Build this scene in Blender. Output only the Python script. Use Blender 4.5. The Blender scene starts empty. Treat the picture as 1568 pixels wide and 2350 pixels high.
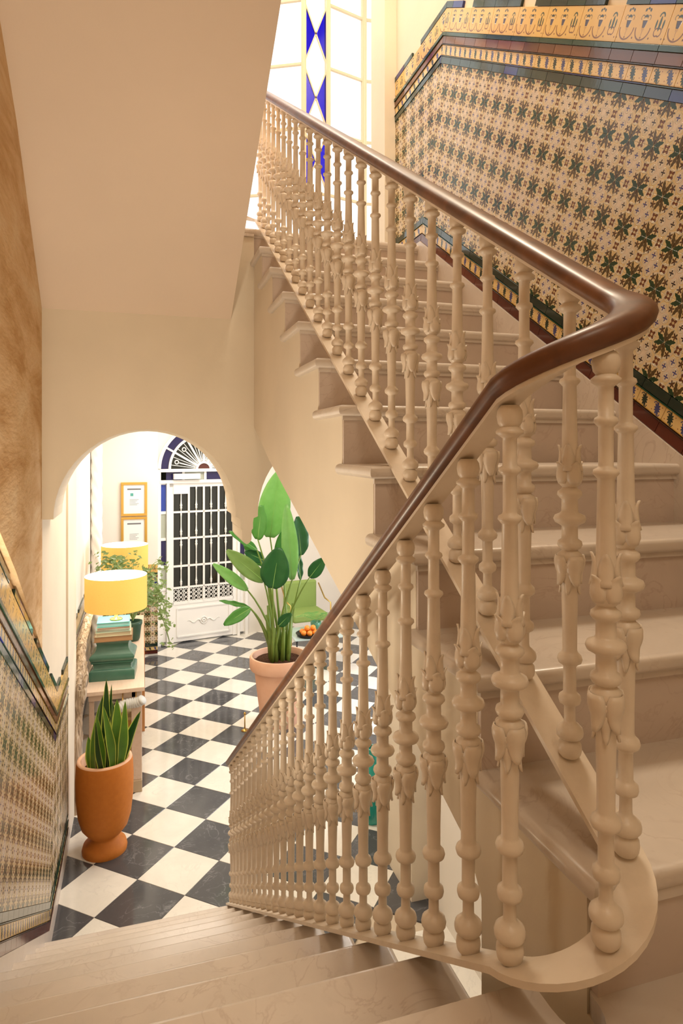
import bpy, bmesh, math, random
from math import sin, cos, pi, sqrt, radians, atan2
from mathutils import Vector, Matrix
random.seed(7)
C = bpy.context.scene.collection
S = bpy.context.scene

# ---------------------------------------------------------------- camera
PSI = radians(17.09)
FPX, HOR = 1490.0, 1031.0
cam_d = bpy.data.cameras.new('camera'); cam = bpy.data.objects.new('camera', cam_d); C.objects.link(cam)
cam.location = (0, 0, 0); cam.rotation_euler = (pi/2, 0, -PSI)
cam_d.sensor_fit = 'HORIZONTAL'; cam_d.sensor_width = 36; cam_d.lens = FPX/1568*36
cam_d.shift_y = -(1175-HOR)/1568
cam_d.clip_start = 0.02
S.camera = cam
# ---------------------------------------------------------------- world
w = bpy.data.worlds.new('world'); S.world = w; w.use_nodes = True
w.node_tree.nodes['Background'].inputs[0].default_value = (1.0, 0.985, 0.95, 1)
w.node_tree.nodes['Background'].inputs[1].default_value = 1.9
S.view_settings.view_transform = 'Standard'; S.view_settings.look = 'None'
S.view_settings.exposure = 0.0; S.view_settings.gamma = 1.0; S.view_settings.use_curve_mapping = False
S.cycles.use_denoising = True
S.cycles.max_bounces = 8; S.cycles.diffuse_bounces = 4; S.cycles.glossy_bounces = 4
S.cycles.transmission_bounces = 6; S.cycles.transparent_max_bounces = 12
S.cycles.sample_clamp_indirect = 4.0

def area(name, loc, target, size, power, col, sy=None):
    l = bpy.data.lights.new(name, 'AREA'); l.energy = power; l.color = col
    l.shape = 'RECTANGLE'; l.size = size; l.size_y = sy or size
    o = bpy.data.objects.new(name, l); C.objects.link(o); o.location = loc
    o.rotation_euler = (Vector(target)-Vector(loc)).to_track_quat('-Z', 'Y').to_euler()
    return o
def point(name, loc, power, col, r=0.05):
    l = bpy.data.lights.new(name, 'POINT'); l.energy = power; l.color = col; l.shadow_soft_size = r
    o = bpy.data.objects.new(name, l); C.objects.link(o); o.location = loc; return o
WARM = (1.0, 0.87, 0.67)
area('stairwell_fill', (1.15, 2.7, 4.25), (1.1, 1.6, 0), 0.8, 92, WARM)  # unseen area light added above the stairwell, no fixture there
area('side_fill_left', (-.50, 1.5, -.15), (.7, 2.4, .1), 0.45, 6, WARM)  # added fill for the flight's side face; no sconce on the wall
area('upward_fill_left', (-.49, 2.1, -1.0), (.05, 3.2, 1.5), 0.4, 30, WARM)  # unseen fill aimed up, added to brighten the soffit and arch wall
area('landing_fill', (0.2, -1.0, 2.6), (0.5, 1.6, 0), 1.0, 24, WARM)  # fill added behind the camera to lift the balusters
area('upper_landing_fill', (1.0, 4.45, 4.1), (1.0, 3.4, 1.0), 0.6, 17, (1.0, 0.88, 0.70))  # unseen fill added over the upper landing
area('hall_fill_near', (0.3, 5.0, 0.85), (0.3, 5.0, -3), 1.0, 48, (1.0, 0.89, 0.72))  # added area light under the hall ceiling, out of view
area('hall_fill_far', (0.9, 8.2, 0.85), (0.9, 8.2, -3), 1.2, 75, (1.0, 0.91, 0.78))  # second unseen fill, added towards the gate
area('hall_daylight', (4.3, 6.6, -1.0), (1.0, 6.0, -2.2), 2.0, 120, (0.86, 0.90, 1.0))
area('under_stair_fill', (1.2, 3.2, -0.6), (1.3, 3.0, -3), 0.5, 12, (1.0, 0.93, 0.84))  # unseen fill added below the climbing flight

# ---------------------------------------------------------------- helpers
def link(o, parent=None):
    C.objects.link(o)
    if parent is not None: o.parent = parent
    return o
def tag(o, label=None, cat=None, group=None, kind=None):
    if label: o['label'] = label
    if cat: o['category'] = cat
    if group: o['group'] = group
    if kind: o['kind'] = kind
    return o
def empty(name, loc=(0, 0, 0), rz=0, label=None, cat=None, group=None, kind=None, parent=None):
    o = bpy.data.objects.new(name, None); o.location = loc; o.rotation_euler = (0, 0, rz)
    o.empty_display_size = 0.1
    link(o, parent); return tag(o, label, cat, group, kind)
def mesh(name, vs, fs, mat, smooth=False, uvs=None):
    me = bpy.data.meshes.new(name); me.from_pydata([tuple(v) for v in vs], [], fs)
    if mat: me.materials.append(mat)
    if smooth: me.polygons.foreach_set('use_smooth', [True]*len(me.polygons))
    if uvs:
        l = me.uv_layers.new(name='UVMap')
        for p in me.polygons:
            for li in p.loop_indices: l.data[li].uv = uvs[me.loops[li].vertex_index]
    me.update(); return me
def obj(name, me, parent=None, **k):
    o = bpy.data.objects.new(name, me); link(o, parent); return tag(o, **k)
def fix(me):
    bm = bmesh.new(); bm.from_mesh(me); bmesh.ops.recalc_face_normals(bm, faces=bm.faces); bm.to_mesh(me); bm.free(); return me
class MB:
    """collects shapes for one mesh object"""
    def __init__(s): s.v = []; s.f = []
    def add(s, vs, fs):
        n = len(s.v); s.v += [tuple(v) for v in vs]; s.f += [tuple(i+n for i in f) for f in fs]; return s
    def box(s, a, b):
        x0, y0, z0 = a; x1, y1, z1 = b
        return s.add([(x0,y0,z0),(x1,y0,z0),(x1,y1,z0),(x0,y1,z0),(x0,y0,z1),(x1,y0,z1),(x1,y1,z1),(x0,y1,z1)],
                     [(0,3,2,1),(4,5,6,7),(0,1,5,4),(1,2,6,5),(2,3,7,6),(3,0,4,7)])
    def obox(s, p0, p1, wx, wz, up=(0, 0, 1)):
        """bar from p0 to p1 with section wx by wz"""
        p0 = Vector(p0); p1 = Vector(p1); d = (p1-p0).normalized(); u = Vector(up)
        r = d.cross(u)
        if r.length < 1e-4: r = Vector((1, 0, 0))
        r.normalize(); u = r.cross(d).normalized()
        q = [p+r*a*wx/2+u*b*wz/2 for p in (p0, p1) for a, b in ((-1,-1),(1,-1),(1,1),(-1,1))]
        return s.add(q, [(0,1,2,3),(7,6,5,4),(0,4,5,1),(1,5,6,2),(2,6,7,3),(3,7,4,0)])
    def lathe(s, prof, n=16, c=(0, 0, 0), mod=None, cap=True):
        vs = []; fs = []
        for k, (r, z) in enumerate(prof):
            for i in range(n):
                a = 2*pi*i/n; rr = r*(mod(a, z) if mod else 1)
                vs.append((c[0]+rr*cos(a), c[1]+rr*sin(a), c[2]+z))
        for k in range(len(prof)-1):
            for i in range(n):
                j = (i+1) % n
                fs.append((k*n+i, k*n+j, (k+1)*n+j, (k+1)*n+i))
        if cap:
            fs.append(tuple(reversed(range(n)))); fs.append(tuple((len(prof)-1)*n+i for i in range(n)))
        return s.add(vs, fs)
    def tube(s, pts, rad, n=8, cap=True):
        pts = [Vector(p) for p in pts]; m = len(pts)
        if not isinstance(rad, (list, tuple)): rad = [rad]*m
        vs = []; fs = []; ref = None
        for k, p in enumerate(pts):
            d = (pts[min(k+1, m-1)]-pts[max(k-1, 0)]).normalized()
            if ref is None: ref = Vector((0, 0, 1)) if abs(d.z) < .9 else Vector((1, 0, 0))
            a = d.cross(ref).normalized(); b = a.cross(d).normalized(); ref = b
            for i in range(n):
                t = 2*pi*i/n; vs.append(p+a*cos(t)*rad[k]+b*sin(t)*rad[k])
        for k in range(m-1):
            for i in range(n):
                j = (i+1) % n; fs.append((k*n+i, k*n+j, (k+1)*n+j, (k+1)*n+i))
        if cap: fs.append(tuple(reversed(range(n)))); fs.append(tuple((m-1)*n+i for i in range(n)))
        return s.add(vs, fs)
    def prism(s, poly, axis, a, b):
        """extrude a 2D polygon along axis x / y / z between a and b"""
        n = len(poly)
        def P(p, t): return (t, p[0], p[1]) if axis == 'x' else ((p[0], t, p[1]) if axis == 'y' else (p[0], p[1], t))
        vs = [P(p, a) for p in poly]+[P(p, b) for p in poly]
        fs = [tuple(range(n)), tuple(reversed(range(n, 2*n)))]+[(i, n+i, n+(i+1) % n, (i+1) % n) for i in range(n)]
        return s.add(vs, fs)
    def build(s, name, mat, parent=None, smooth=False, bevel=0, recalc=True, sharp=None, loc=None, rz=None, **k):
        me = mesh(name, s.v, s.f, mat, smooth)
        if recalc: fix(me)
        if bevel:
            bm = bmesh.new(); bm.from_mesh(me)
            bmesh.ops.bevel(bm, geom=[e for e in bm.edges if e.calc_face_angle(0) > .6], offset=bevel, segments=2, affect='EDGES', profile=.5)
            bm.to_mesh(me); bm.free()
        if sharp is not None:
            me.polygons.foreach_set('use_smooth', [True]*len(me.polygons)); me.set_sharp_from_angle(angle=sharp)
        o = obj(name, me, parent, **k)
        if loc: o.location = loc
        if rz: o.rotation_euler = (0, 0, rz)
        return o

# ---------------------------------------------------------------- node maths
class X:
    t = None
    def __init__(s, v): s.v = v
    @staticmethod
    def m(op, *a, clamp=False):
        n = X.t.nodes.new('ShaderNodeMath'); n.operation = op; n.use_clamp = clamp
        for i, q in enumerate(a):
            q = q.v if isinstance(q, X) else q
            if isinstance(q, (int, float)): n.inputs[i].default_value = q
            else: X.t.links.new(q, n.inputs[i])
        return X(n.outputs[0])
    def __add__(s, o): return X.m('ADD', s, o)
    __radd__ = __add__
    def __sub__(s, o): return X.m('SUBTRACT', s, o)
    def __rsub__(s, o): return X.m('SUBTRACT', o, s)
    def __mul__(s, o): return X.m('MULTIPLY', s, o)
    __rmul__ = __mul__
    def __truediv__(s, o): return X.m('DIVIDE', s, o)
def xabs(a): return X.m('ABSOLUTE', a)
def xmin(a, b): return X.m('MINIMUM', a, b)
def xmax(a, b): return X.m('MAXIMUM', a, b)
def xcos(a): return X.m('COSINE', a)
def xsin(a): return X.m('SINE', a)
def hyp(a, b): return X.m('SQRT', a*a+b*b)
def ang(a, b): return X.m('ARCTAN2', b, a)
def below(a, th, soft=.01): return X.m('MULTIPLY', (th-a), 1/soft, clamp=True)   # 1 where a<th
def band(a, lo, hi, soft=.01): return below(lo-a, 0, soft)*below(a, hi, soft)
class M:
    """one Principled material with helpers"""
    def __init__(s, name, col=(.8, .8, .8), rough=.5, spec=.5, metal=0):
        s.m = bpy.data.materials.new(name); s.m.use_nodes = True; s.t = s.m.node_tree; X.t = s.t
        s.p = s.t.nodes['Principled BSDF']; s.out = s.t.nodes['Material Output']
        s.p.inputs['Base Color'].default_value = (*col, 1); s.p.inputs['Roughness'].default_value = rough
        s.p.inputs['Specular IOR Level'].default_value = spec; s.p.inputs['Metallic'].default_value = metal
        s.m.diffuse_color = (*col, 1); s.co = None
    def coord(s, kind='Object', scale=(1, 1, 1)):
        n = s.t.nodes.new('ShaderNodeTexCoord'); mp = s.t.nodes.new('ShaderNodeMapping')
        mp.inputs['Scale'].default_value = scale; s.t.links.new(n.outputs[kind], mp.inputs[0]); return mp.outputs[0]
    def world(s, scale=(1, 1, 1)):
        n = s.t.nodes.new('ShaderNodeNewGeometry'); mp = s.t.nodes.new('ShaderNodeMapping')
        mp.inputs['Scale'].default_value = scale; s.t.links.new(n.outputs['Position'], mp.inputs[0]); return mp.outputs[0]
    def noise(s, co, scale, detail=3, dist=0, rough=.5):
        n = s.t.nodes.new('ShaderNodeTexNoise'); n.inputs['Scale'].default_value = scale
        n.inputs['Detail'].default_value = detail; n.inputs['Distortion'].default_value = dist; n.inputs['Roughness'].default_value = rough
        s.t.links.new(co, n.inputs['Vector']); return X(n.outputs['Fac'])
    def ramp(s, fac, stops):
        n = s.t.nodes.new('ShaderNodeValToRGB'); e = n.color_ramp.elements
        while len(e) < len(stops): e.new(.5)
        for i, (p, c) in enumerate(stops): e[i].position = p; e[i].color = (*c, 1)
        s.t.links.new(fac.v, n.inputs[0]); return n.outputs[0]
    def mix(s, fac, a, b):
        n = s.t.nodes.new('ShaderNodeMix'); n.data_type = 'RGBA'
        for q, i in ((a, 6), (b, 7)):
            if isinstance(q, tuple): n.inputs[i].default_value = (*q, 1)
            else: s.t.links.new(q, n.inputs[i])
        if isinstance(fac, X): s.t.links.new(fac.v, n.inputs[0])
        else: n.inputs[0].default_value = fac
        return n.outputs[2]
    def rand(s):
        n = s.t.nodes.new('ShaderNodeObjectInfo'); return X(n.outputs['Random'])
    def color(s, sock): s.t.links.new(sock, s.p.inputs['Base Color']); return s
    def bump(s, h, strength=.3, dist=.01):
        n = s.t.nodes.new('ShaderNodeBump'); n.inputs['Strength'].default_value = strength; n.inputs['Distance'].default_value = dist
        s.t.links.new(h.v, n.inputs['Height']); s.t.links.new(n.outputs[0], s.p.inputs['Normal']); return s
    def uv(s):
        n = s.t.nodes.new('ShaderNodeTexCoord'); sp = s.t.nodes.new('ShaderNodeSeparateXYZ')
        s.t.links.new(n.outputs['UV'], sp.inputs[0]); return X(sp.outputs[0]), X(sp.outputs[1])

def plaster(name, col, bumpk=.25, var=.06, scale=1.0):
    m = M(name, col, .85, .2); co = m.world()
    n1 = m.noise(co, 1.6*scale, 4); n2 = m.noise(co, 38*scale, 4)
    c2 = tuple(max(0, c*(1-var*2.2)) for c in col)
    m.color(m.mix(X.m('MULTIPLY', n1-.3, 2, clamp=True), c2, col))
    m.bump(n2*.6+n1*.8, bumpk, .01); return m.m
WALL = plaster('plaster_cream', (.80, .70, .56), .12)
SOFF = plaster('plaster_soffit', (.80, .66, .54), .10, .03)
OLD = M('plaster_rough_ochre', (.70, .50, .30), .9, .1)
_co = OLD.world((1, .28, 1)); _a = OLD.noise(_co, 5.5, 8, .4, .65); _b = OLD.noise(_co, 45, 5)
OLD.color(OLD.ramp(_a, [(.35, (.52, .31, .14)), (.52, (.68, .47, .27)), (.7, (.76, .60, .40))]))
OLD.bump(_b*.7+_a, .5, .02); OLD = OLD.m
HALLW = plaster('plaster_white', (.86, .80, .72), .06, .02)
PAINT = M('cream_paint', (.73, .595, .46), .38, .5)
_co = PAINT.world(); PAINT.bump(PAINT.noise(_co, 160, 3), .12, .002)
PAINT.color(PAINT.mix(X.m('MULTIPLY', PAINT.noise(_co, 25, 5)-.45, 3, clamp=True), (.75, .635, .51), (.68, .57, .45))); PAINT = PAINT.m
WHITE = M('white_paint', (.88, .85, .80), .35).m
def marble(name, base, vein, rough=.22, scale=1.0, world=True):
    m = M(name, base, rough, .5); co = m.world() if world else m.coord()
    r = m.rand()
    a = m.noise(co, 2.2*scale, 6, 1.2, .6); v = xabs(m.noise(co, 3.1*scale, 5, 2.2)-.5)
    s_ = m.noise(co, 40*scale, 3)
    c = m.mix(X.m('MULTIPLY', a-.35, 2.2, clamp=True), tuple(x*.86 for x in base), base)
    c = m.mix(below(v, .022, .03)*.55*X.m('MULTIPLY', a-.42, 6, clamp=True), c, vein)
    c = m.mix(X.m('MULTIPLY', s_-.66, 5, clamp=True)*.35, c, vein)
    m.color(c); m.bump(m.noise(co, 9, 3)*.5, .05, .01); return m.m
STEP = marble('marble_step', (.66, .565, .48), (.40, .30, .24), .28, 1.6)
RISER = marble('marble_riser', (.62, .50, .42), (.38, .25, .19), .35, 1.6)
FWHITE = marble('marble_floor_white', (.84, .79, .70), (.55, .52, .48), .10, 1.3)
FBLACK = marble('marble_floor_black', (.085, .085, .09), (.32, .32, .33), .10, 1.6)
WOOD = M('polished_dark_wood', (.16, .065, .03), .28, .4)
_co = WOOD.world((1, 1, 1)); _n = WOOD.noise(_co, 14, 6, .8)
WOOD.color(WOOD.ramp(_n, [(.3, (.075, .026, .010)), (.6, (.150, .054, .020)), (.8, (.21, .080, .030))])); WOOD.bump(_n, .06, .004)
WOOD.p.inputs['Coat Weight'].default_value = .12; WOOD.p.inputs['Coat Roughness'].default_value = .2; WOOD.p.inputs['Roughness'].default_value = .40; WOOD = WOOD.m

# ---- glazed tile materials
def glaze(name, col, rough=.10, var=None):
    m = M(name, col, rough, .6)
    if var: m.color(m.ramp(m.rand(), var))
    m.bump(m.noise(m.world(), 30, 2), .04, .005); return m.m
G_DARK = glaze('glaze_dark_green', (.012, .03, .02), .09, [(0, (.010, .022, .016)), (.6, (.016, .04, .026)), (.78, (.02, .035, .028)), (.8, (.008, .012, .12)), (1, (.02, .03, .20))])
G_BLACK = glaze('glaze_black_green', (.008, .022, .014), .09)
G_GREEN = glaze('glaze_bottle_green', (.012, .045, .024), .10)
G_BROWN = glaze('glaze_brown', (.17, .055, .018), .10, [(0, (.11, .032, .012)), (1, (.23, .085, .028))])
G_RED = glaze('glaze_red_brown', (.10, .018, .008), .10, [(0, (.08, .014, .008)), (1, (.13, .028, .012))])
G_EDGE = glaze('glaze_edge', (.03, .012, .01), .12)
GROUT = M('grout', (.55, .45, .33), .9).m

def field_mat():
    m = M('azulejo_field', (.7, .55, .35), .2, .4); u, v = m.uv()
    fu = X.m('FRACT', u); fv = X.m('FRACT', v)
    par = X.m('MODULO', X.m('FLOOR', u)+X.m('FLOOR', v), 2)
    a = xmin(fu, 1-fu); b = xmin(fv, 1-fv); r = hyp(a, b); th = ang(a, b)
    c1, d1 = xabs(fu-.5), xabs(fv-.5)
    # long leaves either side of each axis
    def leaf(t0, rmax, wid):
        lat = xabs(r*xsin(th-t0)); wob = 1+.16*xcos(r*60)
        return below(lat, xsin(X.m('MULTIPLY', r, pi/rmax))*wid*wob, .006)*below(r, rmax, .01)*band(r, .02, 9, .01)
    green = xmax(leaf(.38, .37, .066), leaf(.0, .10, .02))
    olive = leaf(1.22, .41, .060)
    # maple tips on the diagonals
    ta, tb = a-.235, b-.235; tr = hyp(ta, tb)
    tip = below(tr, .075+.032*xcos(ang(ta, tb)*5+1), .01)
    # ring flowers in the middle of each side
    def ringf(p, q):
        rr = hyp(p, q); an = ang(p, q)
        return below(rr, .098+.034*xcos(an*4+pi), .008)*band(rr, .032, 9, .008), rr
    f1, r1 = ringf(.5-a, b); f2, r2 = ringf(a, .5-b)
    fl = xmax(f1, f2)
    def star(p, q):
        rr = hyp(p, q); an = ang(p, q); return below(rr, .050+.030*xcos(an*4), .008), rr
    s1, q1 = star(c1-.20, d1); s2, q2 = star(c1, d1-.20)
    st = xmax(s1, s2)
    # raised interlace
    def ln(rr, R): return below(xabs(rr-R), .010, .008)
    lines = xmax(xmax(xmax(ln(r1, .105), ln(r1, .135)), xmax(ln(r2, .105), ln(r2, .135))),
                 xmax(xmax(ln(q1, .085), ln(q1, .115)), xmax(xmax(ln(q2, .085), ln(q2, .115)), xmax(ln(r, .375), ln(r, .40)))))
    cen = hyp(c1, d1)
    shadow_ring = lambda rr, R: below(xabs(rr-R), .006, .006)  # shadow lines painted beside the raised interlace
    base = m.mix(X.m('MULTIPLY', cen-.16, 5, clamp=True), (.66, .53, .41), (.66, .49, .25))
    base = m.mix(xmax(xmax(shadow_ring(r1, .152), shadow_ring(r2, .152)), xmax(xmax(shadow_ring(q1, .132), shadow_ring(q2, .132)), xmax(shadow_ring(r, .42), xmax(shadow_ring(r1, .088), shadow_ring(r2, .088)))))*.55, base, (.36, .22, .08))
    base = m.mix(lines*.9, base, (.92, .80, .62))
    base = m.mix(green, base, (.014, .040, .012)); base = m.mix(olive, base, (.085, .052, .016))
    base = m.mix(tip, base, (.10, .045, .016)); base = m.mix(fl, base, (.15, .045, .015))
    base = m.mix(st, base, m.mix(par, (.030, .018, .016), (.055, .055, .20)))
    m.color(base); m.bump(lines*1.0-(xmax(xmax(green, olive), xmax(tip, xmax(fl, st))))*.5, .9, .003)
    return m.m
FIELD = field_mat()
def leaf_border():
    m = M('azulejo_leaf_border', (.7, .5, .2), .14, .6); u, v = m.uv()
    x = X.m('FRACT', u*2)-.5; y = v-.5; par = X.m('FLOOR', u*2)
    X_ = x*1.28
    # leaning body with toothed edge
    p = X_*.94+y*.34; q = y*.94-X_*.34
    rr = hyp(p/.24, (q+.0)/.40); body = below(rr, 1+.22*xcos(ang(p, q)*9), .08)
    h1 = hyp(X_+.26, y-.22); hook = below(xabs(h1-.15), .045, .02)*below(.20-y, 0, .03)
    t1 = hyp(X_-.20, y+.28); tail = below(xabs(t1-.15), .04, .02)*below(y, -.22, .03)
    d1 = below(hyp(X_-.38, y-.27), .05, .02); d2 = below(hyp(X_+.42, y+.25), .05, .02)
    lf = xmax(body, xmax(hook, tail))
    c = m.mix(below(xabs(y), .42, .03), (.62, .36, .07), (.72, .50, .21))
    c = m.mix(xmax(d1, d2), c, (.28, .10, .03))
    c = m.mix(lf, c, m.mix(par, (.014, .03, .018), (.05, .055, .18)))
    m.color(c); m.bump(lf*-1, .4, .002); return m.m
LEAFB = leaf_border()
def urn_band():
    m = M('azulejo_urn_band', (.7, .5, .2), .14, .6); u, v = m.uv()
    x = X.m('FRACT', u)*2.34; y = v
    def urn(cx):
        p = x-cx; ap = xabs(p)
        cup = below(ap, .05+(y-.36)*.30, .012)*band(y, .40, .60, .01)
        rim = below(ap, .125, .012)*band(y, .60, .64, .01)
        cap = below(hyp(p/.11, (y-.66)/.09), 1, .1)*band(y, .665, 2, .01)
        st = below(ap, (y-.16)*.28, .01)*band(y, .18, .40, .01)*X.m('MULTIPLY', xcos(p*130), 3, clamp=True)
        ear = below(xabs(hyp(ap-.15, y-.66)-.07), .016, .01)*below(.60-y, 0, .02)
        rr = hyp(p*.9, y-.40); arc = below(xabs(rr-.31), .028, .012)*below(y, .42, .02)
        fan = below(xabs(hyp(p/1.35, y-.80)-.10), .035*xabs(xcos(ang(p, y-.76)*4))+.008, .012)*below(.80-y, 0, .02)
        foot = below(hyp(p, y-.15), .035, .01)
        return cup, rim, xmax(xmax(cap, ear), fan), xmax(arc, foot), st
    U = [urn(.42), urn(1.22)]
    p = x-1.95; ap = xabs(p)
    pal = xmax(below(hyp(p/.05, (y-.52)/.20), 1, .1), xmax(below(xabs(hyp(p/1.1, y-.70)-.09), .03, .012)*below(.68-y, 0, .02), below(hyp((ap-.16)/.04, (y-.50)/.13), 1, .1)))
    hrt = below(xabs(hyp(ap-.06, y-.30)-.10), .024, .012)
    dots = xmax(below(hyp(x-.82, y-.14), .035, .01), xmax(below(hyp(x-1.62, y-.14), .035, .01), xmax(below(hyp(x-2.22, y-.14), .03, .01), below(hyp(x-.02, y-.14), .03, .01))))
    c = m.mix(m.noise(m.world(), 7), (.66, .40, .09), (.74, .50, .20))
    c = m.mix(xmax(hrt, dots), c, (.16, .06, .03))
    for cup, rim, cap, arc, st in U:
        c = m.mix(arc, c, (.20, .08, .03)); c = m.mix(cap, c, (.045, .055, .055)); c = m.mix(cup, c, (.065, .06, .11))
        c = m.mix(rim, c, (.72, .58, .40)); c = m.mix(st, c, (.30, .16, .08))
    c = m.mix(pal, c, (.035, .06, .035)); m.color(c)
    m.bump(xmax(U[0][0], U[1][0])*-1, .3, .002); return m.m
URN = urn_band()

# ---------------------------------------------------------------- constants of the place
XL, XR, YA, ZF, ZL = -.52, 1.70, 3.80, -2.869, -.80
ZTOP = 4.4
def up_y(k): return .80+.30*k
def up_z(k): return -.625+.1925*k
def dn_y(k): return .85+.30*k
def dn_z(k): return ZL if k == 0 else -.967-.19*(k-1)

# ---------------------------------------------------------------- setting: walls
def slab(name, mat, a, b, parent=None, **k): return MB().box(a, b).build(name, mat, parent, kind='structure' if parent is None else None, **k)
wl = slab('wall_left', OLD, (XL-.2, -1.3, ZF-.1), (XL, 3.82, ZTOP))
slab('wall_left_beyond', WALL, (XL-.2, 3.82, ZF-.1), (XL, 5.03, 1.1))
slab('trim_1', WALL, (XL-.2, 5.03, ZF), (XL+.014, 5.62, .95))            # pale end of the left wall
wr = slab('wall_right', WALL, (XR, -1.3, 1.0-1.85), (XR+.2, 4.22, ZTOP))
slab('wall_back', WALL, (XL-.2, -1.5, ZF-.1), (XR+.2, -1.3, ZTOP))
slab('ceiling', WALL, (XL-.2, -1.5, ZTOP), (XR+1.6, 5.0, ZTOP+.15))
# thick old plaster above the tiles on the left
vs = []
for y, d in ((-1.3, .036), (2.9, .034), (3.818, .006)):
    for x in (XL+.0005, XL+d): vs += [(x, y, 1.345-.636*y), (x, y, ZTOP)]
fs = [(0, 1, 3, 2), (8, 10, 11, 9)]
for k in (0, 4): fs += [(k+2, k+3, k+7, k+6), (k, k+4, k+5, k+1), (k, k+2, k+6, k+4), (k+1, k+5, k+7, k+3)]
MB().add(vs, fs).build('old_plaster', OLD, wl)
# sloping underside of the flight above
s_ = .64
pts = [(YA, .757), (-1.3, .757+s_*(YA+1.3)), (-1.3, .95+s_*(YA+1.3)+.05), (YA, 1.30), (YA+.02, 1.30), (YA+.02, .757)]
MB().prism(pts, 'x', XL, .495).build('ceiling_slope', SOFF, kind='structure')
# wall with the two arches under the upper landing
def arc(cx, cz, r, a0, a1, n=28): return [(cx+r*cos(radians(a0+(a1-a0)*i/n)), cz+r*sin(radians(a0+(a1-a0)*i/n))) for i in range(n+1)]
top = 1.262; zs = -.378
poly = [(XL, top), (XL, zs), (-.457, zs)] + arc(.033, zs, .49, 180, 0) + [
    (.523, -.395), (.548, -.405), (.552, -.43), (.552, -.465), (.560, -.475), (.561, -.53), (.572, -.548), (.588, -.558),
    (.604, -.548), (.615, -.53), (.616, -.475), (.624, -.465), (.624, -.43), (.628, -.405), (.653, -.395)
    ] + arc(1.143, zs, .49, 180, 0) + [(1.633, ZF), (1.76, ZF), (1.76, 1.05), (.63, 1.05), (.63, top)]
aw = MB().prism(poly, 'y', YA, YA+.42).build('wall_arches', WALL, kind='structure')
# lower right wall, wall under the landing, hall walls
slab('wall_lower_right', HALLW, (1.75, .75, ZF), (1.95, 4.65, -.86))
slab('wall_under_landing', WALL, (XL, .55, ZF), (1.75, .735, ZL-.17))
slab('wall_under_flight', WALL, (.6304, .735, ZF), (1.75, 1.125, -.87))
slab('wall_hall_left', HALLW, (-.80, 5.42, ZF), (-.60, 9.40, .95))
slab('wall_hall_near_right', HALLW, (1.95, 4.45, ZF), (4.9, 4.65, .95))
MB().box((-.80, 4.21, .95), (4.9, 10.4, 1.10)).build('ceiling_hall', HALLW, kind='structure')
slab('wall_hall_far_left', HALLW, (-.80, 9.40, ZF), (.21, 9.75, .95))
slab('wall_hall_right', HALLW, (4.7, 4.65, ZF), (4.9, 10.3, .95))
# door wall, turned eleven degrees
DW = Matrix.Translation((.888, 9.98, 0)) @ Matrix.Rotation(radians(11), 4, 'Z')
def dwp(s, t, z): return DW @ Vector((s, t, z))
mb = MB()
pl = [(-.75, ZF), (-.69, ZF), (-.69, -.30)] + arc(0.0, -.30, .69, 180, 0, 24) + [(.69, ZF), (3.9, ZF), (3.9, .95), (-.75, .95)]
n = len(pl); mb.add([dwp(a, 0, b) for a, b in pl]+[dwp(a, .18, b) for a, b in pl],
                    [tuple(range(n)), tuple(reversed(range(n, 2*n)))]+[(i, n+i, n+(i+1) % n, (i+1) % n) for i in range(n)])
mb.build('wall_door', HALLW, kind='structure')
slab('night_backing', M('night_dark', (.010, .011, .006), .6, .1).m, (-.1, 10.45, ZF), (2.1, 10.5, .9))  # added dark sheet standing in for the night outside, no wall

# ---------------------------------------------------------------- floor of the hall
fl = MB().box((-.8, 3.5, ZF-.12), (4.9, 10.6, ZF-.012)).build('floor', GROUT, kind='structure')
T = .385; hb = radians(40.7)
dB = Vector((sin(hb), cos(hb), 0)); dA = Vector((cos(hb), -sin(hb), 0))
P0 = Vector((-.321, 4.791, ZF))
def tile_mesh(name, mat, w_, h_, d, bev=.0015):
    a, b = w_/2, h_/2; c, e = a-bev, b-bev
    vs = [(-a,-b,0),(a,-b,0),(a,b,0),(-a,b,0),(-a,-b,d-bev),(a,-b,d-bev),(a,b,d-bev),(-a,b,d-bev),(-c,-e,d),(c,-e,d),(c,e,d),(-c,e,d)]
    fs = [(0,1,5,4),(1,2,6,5),(2,3,7,6),(3,0,4,7),(4,5,9,8),(5,6,10,9),(6,7,11,10),(7,4,8,11),(8,9,10,11)]
    uv = [((x+a)/(2*a), (y+b)/(2*b)) for x, y, z in vs]
    return mesh(name, vs, fs, mat, False, uv)
fm = {0: tile_mesh('floor_tile_dark', FBLACK, T-.002, T-.002, .012), 1: tile_mesh('floor_tile_light', FWHITE, T-.002, T-.002, .012)}
for i in range(-14, 16):
    for j in range(-6, 20):
        c = P0+dA*(i+.5)*T+dB*(j+.5)*T
        if c.x < -.75 or c.x > 4.6 or c.y < 3.7 or c.y > 10.25: continue
        if c.x < -.62 and c.y < 5.3: continue
        if c.x > 1.9 and c.y < 4.75: continue
        o = obj('tile', fm[(i+j) % 2], fl); o.matrix_world = Matrix.Translation(c-Vector((0, 0, .012))) @ Matrix.Rotation(-hb, 4, 'Z')
# under-stair floor
MB().box((XL, .6, ZF-.1), (1.76, 3.56, ZF)).build('floor_under_stairs', FWHITE, kind='structure')

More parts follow.
